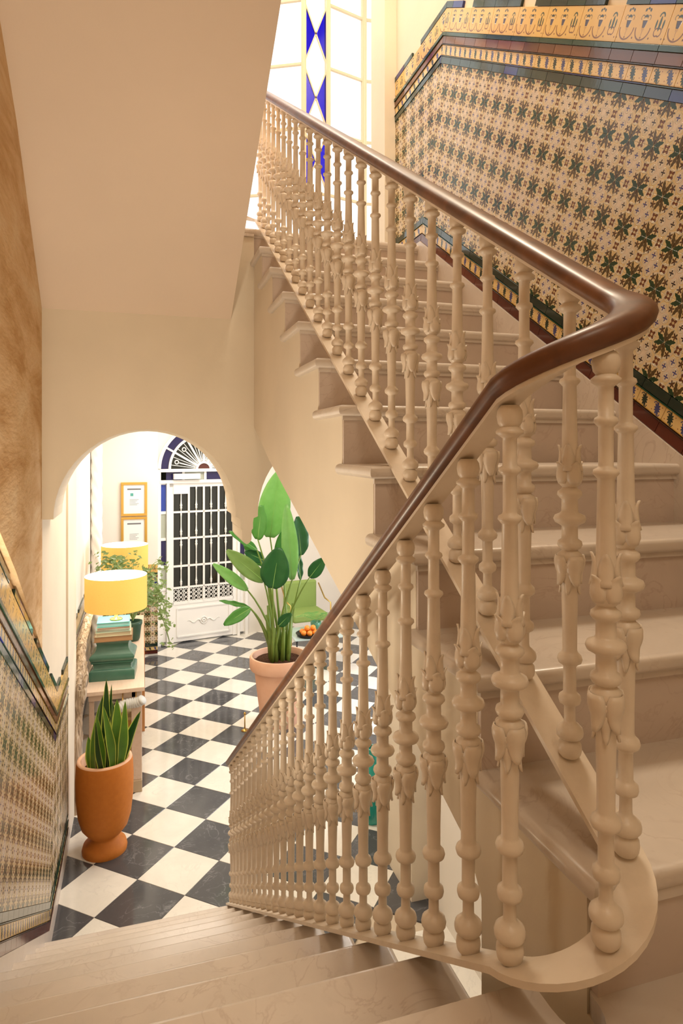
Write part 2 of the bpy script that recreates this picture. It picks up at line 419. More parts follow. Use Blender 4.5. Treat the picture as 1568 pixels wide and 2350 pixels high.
# ---------------------------------------------------------------- glazed wainscots
def clip(poly, planes):
    for (nx, ny, d) in planes:
        out = []
        for i in range(len(poly)):
            a, b = poly[i], poly[(i+1) % len(poly)]
            da, db = nx*a[0]+ny*a[1]-d, nx*b[0]+ny*b[1]-d
            if da >= 0: out.append(a)
            if (da >= 0) != (db >= 0):
                t = da/(da-db); out.append((a[0]+t*(b[0]-a[0]), a[1]+t*(b[1]-a[1])))
        poly = out
        if len(poly) < 3: return []
    return poly
TL = .137
ROWS = [  # t0, t1, length, material, name, depth
    (0, .043, TL, G_RED, 'band_tile', .014), (.043, .049, TL*2, G_EDGE, 'pencil_tile', .018), (.049, .100, TL, LEAFB, 'border_tile', .012),
    (.100, .106, TL*2, G_GREEN, 'pencil_tile', .018), (.106, .141, TL, G_BLACK, 'band_tile', .014)] + \
    [(.141+i*.1375, .141+(i+1)*.1375, .1375, FIELD, 'field_tile', .010) for i in range(6)] + [
    (.966, 1.002, TL, G_DARK, 'band_tile', .014), (1.002, 1.008, TL*2, G_DARK, 'pencil_tile', .018), (1.008, 1.060, TL, LEAFB, 'border_tile', .012),
    (1.060, 1.066, TL*2, G_EDGE, 'pencil_tile', .018), (1.066, 1.104, TL, G_BROWN, 'band_tile', .014), (1.104, 1.124, TL*2, G_GREEN, 'band_tile', .020),
    (1.124, 1.241, TL*2, URN, 'urn_tile', .012), (1.241, 1.275, TL, G_DARK, 'merlon_tile', .014)]
cache = {}
def wainscot(parent, O, sv, tv, s0, s1, planes, rows=ROWS):
    O, sv, tv = Vector(O), Vector(sv), Vector(tv); nv = sv.cross(tv)
    mat4 = Matrix.Translation(O) @ Matrix((sv, tv, nv)).transposed().to_4x4()
    for ri, (t0, t1, L, mt, nm, dep) in enumerate(rows):
        for i in range(math.floor(s0/L), math.ceil(s1/L)):
            if nm == 'merlon_tile' and i % 5 == 4: continue
            a, b = i*L, (i+1)*L
            q = [(a, t0), (b, t0), (b, t1), (a, t1)]
            c = clip(q, planes)
            if len(c) < 3: continue
            ar = abs(sum(c[k][0]*c[(k+1) % len(c)][1]-c[(k+1) % len(c)][0]*c[k][1] for k in range(len(c))))/2
            if ar < .0001 or ar < .03*L*(t1-t0): continue
            par = (i+ri) % 2
            full = len(c) == 4 and abs(ar-L*(t1-t0)) < 1e-7
            mx, my = (a+b)/2, (t0+t1)/2
            key = (ri, par if nm == 'field_tile' else 0, id(rows))
            if full and key in cache: me = cache[key]
            else:
                g = .0006 if nm == 'field_tile' else .0012; bev = .0002; cx = sum(p[0] for p in c)/len(c); cy = sum(p[1] for p in c)/len(c)
                def shr(p, d):
                    dx, dy = cx-p[0], cy-p[1]; l = hypot_(dx, dy) or 1
                    return (p[0]+(d if dx > 0 else -d)-mx, p[1]+(d if dy > 0 else -d)-my)
                A = [shr(p, g) for p in c]; B = [shr(p, g+bev) for p in c]; m_ = len(c)
                vs = [(x, y, 0) for x, y in A]+[(x, y, dep-bev) for x, y in A]+[(x, y, dep) for x, y in B]
                fs = [(k, (k+1) % m_, m_+(k+1) % m_, m_+k) for k in range(m_)]+[(m_+k, m_+(k+1) % m_, 2*m_+(k+1) % m_, 2*m_+k) for k in range(m_)]+[tuple(range(2*m_, 3*m_))]
                off = par if nm == 'field_tile' else 0
                uv = [(off+(x+mx-a)/L, (y+my-t0)/(t1-t0)) for x, y, z in vs]
                me = mesh(nm, vs, fs, mt, False, uv)
                if full: cache[key] = me
            o = obj(nm, me, parent); o.matrix_world = mat4 @ Matrix.Translation((mx, my, 0))
def hypot_(a, b): return sqrt(a*a+b*b)
th = atan2(.642, 1)
# right wall: slope section runs towards the camera (s direction), normal -X
P0r = Vector((XR, 3.78, 1.316)); mt_ = math.tan(th/2)
sv = Vector((0, -cos(th), -sin(th))); tv = Vector((0, -sin(th), cos(th)))
wainscot(wr, P0r, sv, tv, -.5, 3.75, [(1, mt_, 0)])
wainscot(wr, P0r, (0, -1, 0), (0, 0, 1), -.46, .5, [(-1, mt_, 0), (1, 0, -.44)])
# left wall: slope goes down away from the camera, normal +X
thl = atan2(.636, 1); ml = math.tan(thl/2)
P0l = Vector((XL, 4.05, -.185-.636*4.05))
wainscot(wl, P0l, (0, cos(thl), -sin(thl)), (0, sin(thl), cos(thl)), -3.4, .5, [(-1, -ml, 0)])
wainscot(wl, P0l, (0, 1, 0), (0, 0, 1), 0, 1.1, [(1, -ml, 0), (-1, 0, -.98)])
# hall far wall wainscot by the door
hw = bpy.data.objects['wall_hall_far_left']
wainscot(hw, (.21, 9.40, ZF+.03), (1, 0, 0), (0, 0, 1), -.78, 0, [(1, 0, -.77), (-1, 0, 0)])
hl = bpy.data.objects['wall_hall_left']
wainscot(hl, (-.60, 5.44, ZF+.03), (0, 1, 0), (0, 0, 1), 0, 3.95, [(1, 0, 0.0), (-1, 0, -3.9)])

# marble skirting boards under the tiles
sk = [(.65, .642*.65-1.111-.26), (3.78, 1.316-.26), (4.2, 1.30-.05), (4.2, 1.316), (3.78, 1.316), (.65, .642*.65-1.111)]
MB().prism(sk, 'x', XR-.02, XR+.01).build('baseboard_right', STEP, kind='structure')
sk = [(.5, -.185-.636*.5), (4.05, P0l.z), (5.14, P0l.z), (5.14, ZF), (3.7, ZF), (.5, -.185-.636*.5-.30)]
MB().prism(sk, 'x', XL-.01, XL+.016).build('baseboard_left', STEP, kind='structure')

# ---------------------------------------------------------------- stairs
def tread_mesh(x0, x1, dep, th_=.036, side=None):
    bm = bmesh.new(); bmesh.ops.create_cube(bm, size=1)
    for v in bm.verts:
        v.co.x = x0 if v.co.x < 0 else x1; v.co.y = 0 if v.co.y < 0 else dep; v.co.z = -th_ if v.co.z < 0 else 0
    ed = [e for e in bm.edges if all(abs(v.co.y) < 1e-6 for v in e.verts) and abs(e.verts[0].co.x-e.verts[1].co.x) > .01]
    if side == 'L': ed += [e for e in bm.edges if all(abs(v.co.x-x0) < 1e-6 for v in e.verts) and abs(e.verts[0].co.y-e.verts[1].co.y) > .01]
    if side == 'R': ed += [e for e in bm.edges if all(abs(v.co.x-x1) < 1e-6 for v in e.verts) and abs(e.verts[0].co.y-e.verts[1].co.y) > .01]
    bmesh.ops.bevel(bm, geom=ed, offset=.0165, segments=5, affect='EDGES', profile=.5)
    me = bpy.data.meshes.new('tread'); bm.to_mesh(me); bm.free(); me.materials.append(STEP)
    me.polygons.foreach_set('use_smooth', [True]*len(me.polygons)); me.set_sharp_from_angle(angle=radians(50)); return me
upf = empty('stair_flight', (1.15, .8, ZL), label='marble stair flight climbing ahead on the right beside the patterned tile wall', cat='stairs', group=None)
def at_parent(o, par):
    o.matrix_parent_inverse = par.matrix_world.inverted(); return o
bpy.context.view_layer.update()
XU0 = .607
um = tread_mesh(XU0, XR, .345, side='L'); um0 = tread_mesh(.618, XR, .365, side='L')
for k in range(11):
    z = up_z(k)
    if k < 10:
        o = obj('tread', um0 if k == 0 else um, upf); at_parent(o, upf); o.location = (0, up_y(k)-(0 if k else .02), z)
    zb = ZL if k == 0 else up_z(k-1)
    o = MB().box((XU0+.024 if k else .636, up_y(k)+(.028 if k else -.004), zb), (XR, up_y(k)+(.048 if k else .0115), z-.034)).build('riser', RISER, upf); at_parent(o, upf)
    o = MB().box((XU0+.018 if k else .630, up_y(k)+(.018 if k else -.012), z-.05), (XR, up_y(k)+(.03 if k else -.002), z-.034)).build('nosing_moulding', STEP, upf); at_parent(o, upf)
# plaster body with the low sloping underside
top_ = []
for k in range(11):
    top_ += [(up_y(k)+(.04 if k else .012), (ZL if k == 0 else up_z(k-1))-.036), (up_y(k)+(.04 if k else .012), up_z(k)-.036)]
top_ = top_[:-1]
bot = [(YA-.002, up_z(9)-.036), (YA-.002, .13), (3.33, -.054), (2.04, -.485), (1.59, -.65), (1.18, -.80), (1.125, -.87), (.72, -.87)]
o = MB().prism([(.72, ZL-.036)]+top_+bot, 'x', .63, XR).build('flight_body', WALL, upf); at_parent(o, upf)
dnf = empty('stair_flight', (0, .85, ZL), label='marble stair flight going down on the left to the chequered hall floor', cat='stairs')
bpy.context.view_layer.update()
dm = tread_mesh(XL+.001, .56, .335, side='R')
dm.transform(Matrix.Rotation(0, 4, 'Z'))
for v in dm.vertices: v.co.y = -v.co.y
dm.flip_normals()
for k in range(1, 11):
    z = dn_z(k)
    o = obj('tread', dm, dnf); at_parent(o, dnf); o.location = (0, dn_y(k), z)
for k in range(0, 11):
    z = dn_z(k); zb = dn_z(k+1) if k < 10 else ZF
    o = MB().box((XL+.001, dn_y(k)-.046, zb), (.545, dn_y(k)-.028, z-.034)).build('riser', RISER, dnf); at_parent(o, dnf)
pt = []
for k in range(0, 11):
    pt += [(dn_y(k)-.04, dn_z(k)-.036), (dn_y(k)-.04, (dn_z(k+1) if k < 10 else ZF+.0)-(.036 if k < 10 else 0))]
pt = pt+[(1.6, ZF), (.72, -1.75), (.72, dn_z(0)-.036)]
o = MB().prism(pt, 'x', XL+.001, .54).build('flight_body', WALL, dnf); at_parent(o, dnf)

# half landing and upper landing
ld = empty('landing', (0, 0, ZL), label='marble half landing in the foreground joining both stair flights', cat='landing')
bpy.context.view_layer.update()
nt = [(.56+.0235*(1-cos(radians(a)))-.0, .80-.09*sin(radians(a))) for a in range(0, 181, 15)]
outline = [(XL+.001, -1.3), (XR, -1.3), (XR, .828), (.64, .828), (.63, .80)]+[(x_+.0, y_) for x_, y_ in reversed([(.56+.035-.035*cos(radians(a)), .80-.06*sin(radians(a))) for a in range(0, 181, 18)])]+[(.56, .85), (XL+.001, .85)]
o = MB().prism(outline, 'z', ZL-.036, ZL).build('landing_slab', STEP, ld, sharp=radians(40)); at_parent(o, ld)
o = MB().prism([(a, min(b, .80)) for a, b in outline], 'z', ZL-.16, ZL-.036).build('landing_body', WALL, ld); at_parent(o, ld)
ul = empty('landing', (.6, YA, 1.30), label='upper marble landing at the head of the stairs below the leaded window', cat='landing')
bpy.context.view_layer.update()
me = tread_mesh(XL, XR, 1.7, .04)
o = obj('landing_slab', me, ul); at_parent(o, ul); o.location = (0, YA, 1.30)
o = MB().box((XL, YA+.43, 1.101), (XR, 5.13, 1.262)).box((.632, YA+.05, 1.101), (XR, YA+.43, 1.262)).build('landing_body', WALL, ul); at_parent(o, ul)
o = MB().box((XL, YA-.012, 1.246), (.628, YA-.001, 1.262)).build('nosing_moulding', STEP, ul); at_parent(o, ul)

# ---------------------------------------------------------------- balustrade
CX, CY, R_ = .604, .83, .095
def ease(t): return t
def run_path(zd, zu, n=18, offs=0, y_end=3.9, y_top=4.02):
    """down run, turn, up run and the small turn at the head of the stairs"""
    P = []
    for i in range(24):
        y = y_end+(CY-y_end)*i/24; P.append(Vector((CX-R_, y, zd(y))))
    for i in range(n+1):
        a = pi+pi*i/n; t = i/n
        P.append(Vector((CX+R_*cos(a), CY+R_*sin(a), zd(CY)*(1-t)+zu(CY)*t)))
    for i in range(1, 25):
        y = CY+(y_top-CY)*i/24; P.append(Vector((CX+R_, y, zu(y))))
    for i in range(1, 11):
        a = pi*i/10; t = i/10
        P.append(Vector((CX+R_*cos(a), y_top+R_*sin(a), zu(y_top)+.10*t)))
    P.append(Vector((CX-R_, y_top-.12, zu(y_top)+.17)))
    return P
zrd = lambda y: .640-.638*y        # rail top, down run
zru = lambda y: -.275+.6300*y      # rail top, up run
zsd = lambda y: -.2255-.638*y      # base strip underside, down run
zsu = lambda y: -1.140+.637*y
def sweep(P, prof, closed_prof=True):
    vs = []; fs = []; n = len(prof)
    for k, p in enumerate(P):
        d = (P[min(k+1, len(P)-1)]-P[max(k-1, 0)]); dh = Vector((d.x, d.y, 0)).normalized()
        r = Vector((dh.y, -dh.x, 0)); u = Vector((0, 0, 1))
        for a, b in prof: vs.append(p+r*a+u*b)
    for k in range(len(P)-1):
        for i in range(n):
            j = (i+1) % n; fs.append((k*n+i, (k+1)*n+i, (k+1)*n+j, k*n+j))
    fs.append(tuple(range(n))); fs.append(tuple(reversed(range((len(P)-1)*n, len(P)*n))))
    return vs, fs
bal = empty('stair_balustrade', (CX, CY, ZL), label='cream iron balustrade with dark wooden handrail turning between the two flights', cat='railing')
bpy.context.view_layer.update()
hr = [(-.030, -.010), (-.0325, -.020), (-.029, -.031), (-.022, -.038), (.022, -.038), (.029, -.031), (.0325, -.020), (.030, -.010), (.022, -.003), (.010, 0), (-.010, 0), (-.022, -.003)]
v_, f_ = sweep(run_path(zrd, zru), hr); o = MB().add(v_, f_).build('handrail', WOOD, bal, sharp=radians(60)); at_parent(o, bal); tag(o, label='dark polished wooden handrail')
br = [(-.020, -.045), (-.020, -.038), (.020, -.038), (.020, -.045)]
v_, f_ = sweep(run_path(zrd, zru), br); o = MB().add(v_, f_).build('rail_bar', PAINT, bal, sharp=radians(40)); at_parent(o, bal)
bs = [(-.031, 0), (-.031, .011), (.031, .011), (.031, 0)]
v_, f_ = sweep(run_path(zsd, zsu), bs); o = MB().add(v_, f_).build('base_strip', PAINT, bal, sharp=radians(40)); at_parent(o, bal)
H = .806
prof = [(8, 0), (14, 2), (18.5, 8), (20, 17), (19, 25), (15, 31), (13, 33), (18, 34), (22, 39), (22.8, 45), (21, 52), (15, 58), (10.5, 61), (9.4, 66), (9.2, 88),
        (12, 91), (17, 94), (18.6, 100), (17.5, 107), (13, 111), (10.8, 114), (10.6, 156), (13, 159), (19, 163), (20.8, 169), (19, 175), (14, 180), (12.2, 184),
        (12.2, 220), (13.6, 283), (14.5, 296), (17, 305), (17.2, 318), (21, 328), (22, 338), (20, 348), (14, 353), (13, 355), (18, 358), (20.8, 364), (19.5, 370), (13.6, 374),
        (13.2, 395), (17, 398), (24.5, 402), (27, 408), (24.5, 414), (16, 418), (13.6, 421), (13.4, 441), (17, 444), (20.8, 449), (19.5, 455), (14, 459),
        (12, 462), (17, 467), (20.4, 478), (19.6, 490), (17, 500), (15.5, 512), (14.6, 526), (13.0, 532), (12.4, 560), (11.2, 634), (14, 637), (17.4, 641), (16.5, 646), (11, 649),
        (10, 652), (10, 704), (13, 707), (16.2, 711), (15, 716), (10.4, 719), (10.2, 758), (14, 761), (19.6, 765), (20, 769), (15, 773), (13, 775), (17, 780), (18.8, 790), (17.5, 799), (13, 806)]
mbb = MB().lathe([(r/1000, z/1000) for r, z in prof], 20)
bmesh_ = mesh('baluster', mbb.v, mbb.f, PAINT, True); fix(bmesh_); bmesh_.set_sharp_from_angle(angle=radians(65))
def prad(z):
    for (r0, z0), (r1, z1) in zip(prof, prof[1:]):
        if z0 <= z*1000 <= z1 and z1 > z0: return (r0+(r1-r0)*(z*1000-z0)/(z1-z0))/1000
    return .012
def petals(za, zb, n=4, turn=0, off=.0018, curl=.004, wide=.62, rmin=0):
    m_ = MB(); N = 7
    for k in range(n):
        a = 2*pi*(k+turn)/n; rows = []
        for i in range(N+1):
            t = i/N; z = za+(zb-za)*t; rad = max(prad(z), rmin)+off+(curl*((t-.7)/.3)**1.5 if t > .7 else 0)
            wd = wide*(sin(pi*(.22+.74*t))**.8)*2*pi/n/2*1.15
            rows.append([((rad+.0016*(1-abs(j))-.0012*(abs(j) == 1))*cos(a+j*wd), (rad+.0016*(1-abs(j))-.0012*(abs(j) == 1))*sin(a+j*wd), z) for j in (-1, -.5, 0, .5, 1)])
        vs = [p for r in rows for p in r]; fs = [(i*5+j, i*5+j+1, (i+1)*5+j+1, (i+1)*5+j) for i in range(N) for j in range(4)]
        m_.add(vs, fs)
    return m_
def solid(mbx, th_, mat, name):
    me = mesh(name, mbx.v, mbx.f, mat, True)
    bm = bmesh.new(); bm.from_mesh(me); bmesh.ops.recalc_face_normals(bm, faces=bm.faces)
    bmesh.ops.solidify(bm, geom=bm.faces[:], thickness=th_); bm.to_mesh(me); bm.free()
    me.polygons.foreach_set('use_smooth', [True]*len(me.polygons)); return me
c_up = petals(.468, .505, 4, 0, .0012, .0055, .95, .0175); q_ = petals(.490, .534, 4, .5, .0012, .0035, .9, .0145); c_up.add(q_.v, q_.f)
c_dn = petals(.346, .296, 4, 0, .0012, .003, .9, .016); q_ = petals(.335, .280, 4, .5, .0008, .002, .7, .0145); c_dn.add(q_.v, q_.f)
me_up = solid(c_up, -.0022, PAINT, 'leaf_collar'); me_dn = solid(c_dn, -.0022, PAINT, 'leaf_collar')
def baluster(x, y, z, rz=0):
    o = obj('baluster', bmesh_, bal); at_parent(o, bal); o.location = (x, y, z); o.rotation_euler = (0, 0, rz)
    for me in (me_up, me_dn): obj('leaf_collar', me, o)
spots = []
for i in range(1, 24): y = .820+.1315*i; spots.append((CX-R_, y, zsd(y)))
for i in range(1, 24): y = .808+.138*i; spots.append((CX+R_, y, zsu(y)))
def onloop(deg, yoff=0):
    a = radians(deg); t = (deg-180)/180; return (CX+R_*cos(a), CY+R_*sin(a), zsd(CY)*(1-t)+zsu(CY)*t)
spots += [onloop(182), onloop(268), onloop(347)]
for x, y, z in spots: baluster(x, y, z+.011, random.uniform(-.15, .15))

# ---------------------------------------------------------------- leaded window on the upper landing
SKYG = None
def glass(name, col, rough=.05, gl=.08):
    m = M(name, col); t = m.t; tr = t.nodes.new('ShaderNodeBsdfTransparent'); tr.inputs[0].default_value = (*col, 1)
    g = t.nodes.new('ShaderNodeBsdfGlossy'); g.inputs['Roughness'].default_value = rough; mx = t.nodes.new('ShaderNodeMixShader'); mx.inputs[0].default_value = gl
    t.links.new(tr.outputs[0], mx.inputs[1]); t.links.new(g.outputs[0], mx.inputs[2]); t.links.new(mx.outputs[0], m.out.inputs[0]); return m.m
CLEAR = glass('clear_glass', (.97, .97, .96)); BLUE = glass('blue_glass', (.012, .008, .62), gl=.04)
LEAD = M('window_frame_paint', (.78, .68, .50), .5).m
def facet(p0, p1, name, zs_=(1.434, 1.912, 2.39, 2.868, 3.346, 3.824, 4.302), blue=False, top=4.36, fw=.030):
    p0 = Vector((*p0, 0)); p1 = Vector((*p1, 0)); d = (p1-p0); L = d.length; d.normalize(); nrm = Vector((-d.y, d.x, 0))
    w_ = empty(name, (p0.x, p0.y, 1.30), kind='structure'); bpy.context.view_layer.update()
    def pt(s, z): return p0+d*s+Vector((0, 0, z))
    def bar(nm, a, b, q, r): o = MB().obox(pt(*a), pt(*b), q, r, up=nrm).build(nm, LEAD, w_); at_parent(o, w_)
    bar('frame', (0, 1.30), (0, top), fw, .04); bar('frame', (L, 1.30), (L, top), fw, .04)
    def pane(poly, mat, nm='pane'):
        n_ = len(poly); f = [pt(s, z)-nrm*.003 for s, z in poly]+[pt(s, z)+nrm*.003 for s, z in poly]
        o = MB().add(f, [tuple(range(n_)), tuple(reversed(range(n_, 2*n_)))]+[(i, n_+i, n_+(i+1) % n_, (i+1) % n_) for i in range(n_)]).build(nm, mat, w_); at_parent(o, w_)
    zz = [1.31]+[z for z in zs_]
    for i, z in enumerate(zs_):
        if not blue or i in (0, 1): bar('muntin', (0, z), (L, z), .016, .022)
    for z0, z1 in zip(zz, zz[1:]+[top]):
        if z1-z0 < .02: continue
        if not blue or z0 < 1.45: pane([(0, z0), (L, z0), (L, z1), (0, z1)], CLEAR)
        else:
            # crossing leads at mid height: side triangles blue, rhombus halves clear
            zm = (z0+z1)/2; isb = z0 > 1.8
            pane([(0, z0), (L, z0), (L/2, zm)], CLEAR); pane([(0, z1), (L/2, zm), (L, z1)], CLEAR)
            pane([(0, z0), (L/2, zm), (0, z1)], BLUE if isb else CLEAR, 'blue_pane' if isb else 'pane'); pane([(L, z0), (L, z1), (L/2, zm)], BLUE if isb else CLEAR, 'blue_pane' if isb else 'pane')
            bar('lead', (0, z0), (L, z1), .010, .014); bar('lead', (0, z1), (L, z0), .010, .014)
    return w_
facet((.55, 5.01), (1.151, 4.70), 'window_1')
facet((1.151, 4.70), (1.336, 4.70), 'window_2', blue=True)
facet((1.336, 4.70), (1.653, 4.786), 'window_3')
facet((1.653, 4.786), (2.05, 4.73), 'window_4')
# blue lozenges at the far left of the window run
facet((.15, 4.93), (.36, 4.97), 'window_5', blue=True)
facet((.36, 4.97), (.55, 5.01), 'window_6', blue=True)
slab('wall_window_pier', WALL, (1.612, 4.22, 1.30), (1.9, 4.50, ZTOP))
slab('wall_upper_left', WALL, (XL-.2, 5.14, 1.10), (XL, 5.3, ZTOP))
slab('wall_upper_far', WALL, (XL, 4.88, 1.30), (.15, 5.0, ZTOP))

# ---------------------------------------------------------------- entrance door with iron grille and fanlight
DARKG = M('door_glass_night', (.014, .015, .008), .12, .5).m  # darkness outside is painted into these opaque panes
NAVY = M('navy_glass', (.018, .014, .075), .12, .5).m; NAVY2 = M('bright_navy_glass', (.03, .06, .34), .15, .5).m
BRN = M('brown_glass', (.10, .025, .015), .15, .5).m; OPAL = M('etched_glass', (.42, .44, .36), .3, .4).m
door = empty('door_1', (.888, 9.98, ZF), radians(11), kind='structure'); bpy.context.view_layer.update()
def dbox(nm, mat, s0, s1, z0, z1, t0=-.02, t1=.02, parent=None, bevel=0, **k):
    return MB().box((s0, t0, z0-ZF), (s1, t1, z1-ZF)).build(nm, mat, parent or door, bevel=bevel, **k)
ZT = -.30
dbox('frame', WHITE, -.69, -.645, ZF, ZT+.02, -.05, .05); dbox('frame', WHITE, .645, .69, ZF, ZT+.02, -.05, .05)
dbox('post', WHITE, -.56, -.52, ZF, -.47, -.05, .03); dbox('post', WHITE, .52, .56, ZF, -.47, -.05, .03)
dbox('transom', WHITE, -.66, .66, -.335, -.29, -.06, .04); dbox('transom', WHITE, -.66, .66, -.50, -.455, -.06, .04)
for a, b, mt in ((-.56, -.33, NAVY), (-.29, .0, OPAL), (.04, .56, NAVY)): dbox('transom_pane', mt, a, b, -.455, -.335, -.005, .005)
for a in (-.31, .02): dbox('mullion', WHITE, a-.018, a+.018, -.46, -.33, -.03, .02)
dbox('lock_box', WHITE, -.47, -.08, -.44, -.36, -.12, -.06, label='white door closer box above the gate')
# side lights
for sx in (-1, 1):
    zz = [ZF+.02, -2.05, -1.72, -1.32, -.93, -.50]; ms = [WHITE, OPAL, NAVY, OPAL, NAVY2]
    for i in range(5):
        a, b = sorted((sx*.565, sx*.645)); dbox('side_pane', ms[i], a, b, zz[i]+.02, zz[i+1]-.02, -.006, .006)
        dbox('side_rail', WHITE, a, b, zz[i+1]-.02, zz[i+1]+.02, -.02, .02)
# leaf
leaf_ = empty('door_leaf', (0, 0, 0), parent=door)
LB = lambda nm, mt, *a, **k: dbox(nm, mt, *a, parent=leaf_, **k)
LB('stile', WHITE, -.52, -.455, ZF+.012, -.51); LB('stile', WHITE, .455, .52, ZF+.012, -.51)
LB('rail', WHITE, -.52, .52, -.56, -.50); LB('glass', DARKG, -.46, .46, -2.30, -.53, .012, .02)
for z in (-.93, -1.32, -1.73, -2.05): LB('grille_bar', WHITE, -.46, .46, z-.014, z+.014, -.025, .0)
for i, s in enumerate((-.228, 0, .228)): LB('grille_bar', WHITE, s-.014, s+.014, -2.28, -.55, -.025, .0)
g = MB(); pr = [(.009, 0), (.009, .03), (.018, .05), (.013, .07), (.020, .085), (.012, .11), (.009, .16), (.009, .30), (.014, .34), (.009, .36)]
for z0 in (-2.04, -1.72, -1.31, -.92):
    h = {-2.04: .30, -1.72: .40, -1.31: .37, -.92: .37}[z0]
    for s in (-.342, -.114, .114, .342):
        LBm = MB().lathe([(r, z*h/.36) for r, z in (pr if z0 != -1.72 else [(r, .36-z) for r, z in reversed(pr)])], 8, (s, -.012, z0-ZF)).build('grille_spindle', WHITE, leaf_, smooth=True)
# lattice of small scroll rings
for k in range(12):
    s = -.42+k*.0765
    m_ = MB()
    for dz in (.045, .105, .165):
        pts = [(s+.024*cos(a), -.008, -2.27+dz+.026*sin(a)-ZF) for a in [2*pi*i/12 for i in range(13)]]; m_.tube(pts, .006, 5, False)
    m_.obox((s-.038, -.008, -2.27-ZF), (s-.038, -.008, -2.06-ZF), .010, .010, up=(0, 1, 0)); m_.build('lattice_ring', WHITE, leaf_, smooth=True)
LB('lattice_rail', WHITE, -.47, .47, -2.30, -2.255); LB('panel', WHITE, -.46, .46, ZF+.02, -2.28, -.012, .012)
fr = MB(); z0, z1 = ZF+.09-ZF, -2.36-ZF
for a, b in (((-.40, z0), (.40, z0)), ((.40, z0), (.40, z1)), ((.40, z1), (-.40, z1)), ((-.40, z1), (-.40, z0))): fr.obox((a[0], -.018, a[1]), (b[0], -.018, b[1]), .02, .014, up=(0, 1, 0))
fr.build('panel_moulding', WHITE, leaf_)
orn = MB(); zc = (z0+z1)/2
orn.tube([(.05*cos(a), -.018, zc+.05*sin(a)) for a in [2*pi*i/16 for i in range(17)]], .009, 6, False)
for sx in (-1, 1):
    orn.tube([(sx*(.05+.2*t), -.018, zc+.02*sin(t*9)) for t in [i/14 for i in range(15)]], [.012*(1-t/1.2) for t in [i/14 for i in range(15)]], 6)
orn.tube([(.02*cos(a), -.022, zc+.02*sin(a)) for a in [2*pi*i/10 for i in range(11)]], .012, 6, False)
orn.build('panel_ornament', WHITE, leaf_, smooth=True)
LB('hinge_plate', WHITE, -.545, -.52, -.80, -.72); LB('hinge_plate', WHITE, -.545, -.52, -1.45, -1.37); LB('hinge_plate', WHITE, -.545, -.52, -2.6, -2.52)
LB('letter_plate', WHITE, -.46, -.24, -.66, -.56, -.04, -.02)
# fanlight
fan = empty('fanlight', (0, 0, 0), parent=door)
def sector(nm, mat, r0, r1, a0, a1, t0=-.005, t1=.005, n_=10):
    q = [(r1*cos(radians(a0+(a1-a0)*i/n_)), r1*sin(radians(a0+(a1-a0)*i/n_))) for i in range(n_+1)]
    q += ([(r0*cos(radians(a1+(a0-a1)*i/n_)), r0*sin(radians(a1+(a0-a1)*i/n_))) for i in range(n_+1)] if r0 > 0 else [(0, 0)])
    q = [(x, z+ZT-ZF) for x, z in q]
    return MB().prism(q, 'y', t0, t1).build(nm, mat, fan)
sector('fan_rim', WHITE, .645, .69, 0, 180, -.05, .05, 32); sector('fan_ring', WHITE, .495, .53, 0, 180, -.03, .02, 32); sector('fan_ring', WHITE, .09, .125, 0, 180, -.03, .02, 20)
sector('hub_pane', BRN, 0, .09, 0, 180)
for k in range(6):
    sector('outer_pane', NAVY, .53, .645, 30*k, 30*k+30)
    a = radians(30*k)
    if k: MB().obox((.1*cos(a), -.01, .1*sin(a)+ZT-ZF), (.66*cos(a), -.01, .66*sin(a)+ZT-ZF), .028, .03, up=(0, 1, 0)).build('fan_spoke', WHITE, fan)
for k in range(6):
    sector('fan_pane', DARKG, .125, .495, 30*k+1, 30*k+29)
    for q in (8, 15, 22):
        a = radians(30*k+q)
        m_ = MB().obox((.13*cos(a), -.012, .13*sin(a)+ZT-ZF), (.40 if q == 15 else .49, 0, 0) and ((.38 if q == 15 else .49)*cos(a), -.012, (.38 if q == 15 else .49)*sin(a)+ZT-ZF), .016 if q == 15 else .008, .01, up=(0, 1, 0))
        if q == 15: m_.tube([(.42*cos(a)+.028*cos(b), -.012, .42*sin(a)+.028*sin(b)+ZT-ZF) for b in [2*pi*i/10 for i in range(11)]], .009, 5, False)
        m_.build('fan_tracery', WHITE, fan)

# ---------------------------------------------------------------- gold frames
GOLD = M('gilt_wood', (.62, .36, .07), .35, .5, .35).m; PAPER = M('paper', (.86, .85, .83), .8).m; INK = M('print_grey', (.16, .16, .17), .8).m; TEALP = M('print_teal', (.10, .38, .34), .8).m
def certificate(z0, z1, lab, stamp):
    x0, x1, y = -.275, .07, 9.39
    t = empty('picture_frame', ((x0+x1)/2, y, z0), label=lab, cat='picture frame', group=None)
    w2, h = (x1-x0)/2, z1-z0; f = MB()
    for a, b in (((-w2, .0175), (w2, .0175)), ((-w2, h-.0175), (w2, h-.0175))): f.box((a[0], -.02, a[1]-.0175), (b[0], .008, a[1]+.0175))
    for s in (-1, 1): f.box((s*w2-.0175-s*.0175, -.02, .035), (s*w2+.0175-s*.0175, .008, h-.035))
    f.build('frame', GOLD, t, bevel=.003)
    p = MB().box((-w2+.02, -.006, .02), (w2-.02, .004, h-.02)).build('mount', PAPER, t)
    q = MB().box((-.09, -.0075, h-.105), (.09, -.006, h-.085)).build('printed_heading', INK, p)
    for k in range(5): MB().box((-.06, -.0075, h-.24-.018*k), (.06-.02*(k % 3), -.006, h-.236-.018*k)).build('printed_line', INK, p)
    if stamp: MB().box((-.05, -.0075, h-.19), (-.01, -.006, h-.15)).build('printed_seal', TEALP, p)
certificate(-.92, -.455, 'upper gilt framed certificate on the pale wall left of the gate', True)
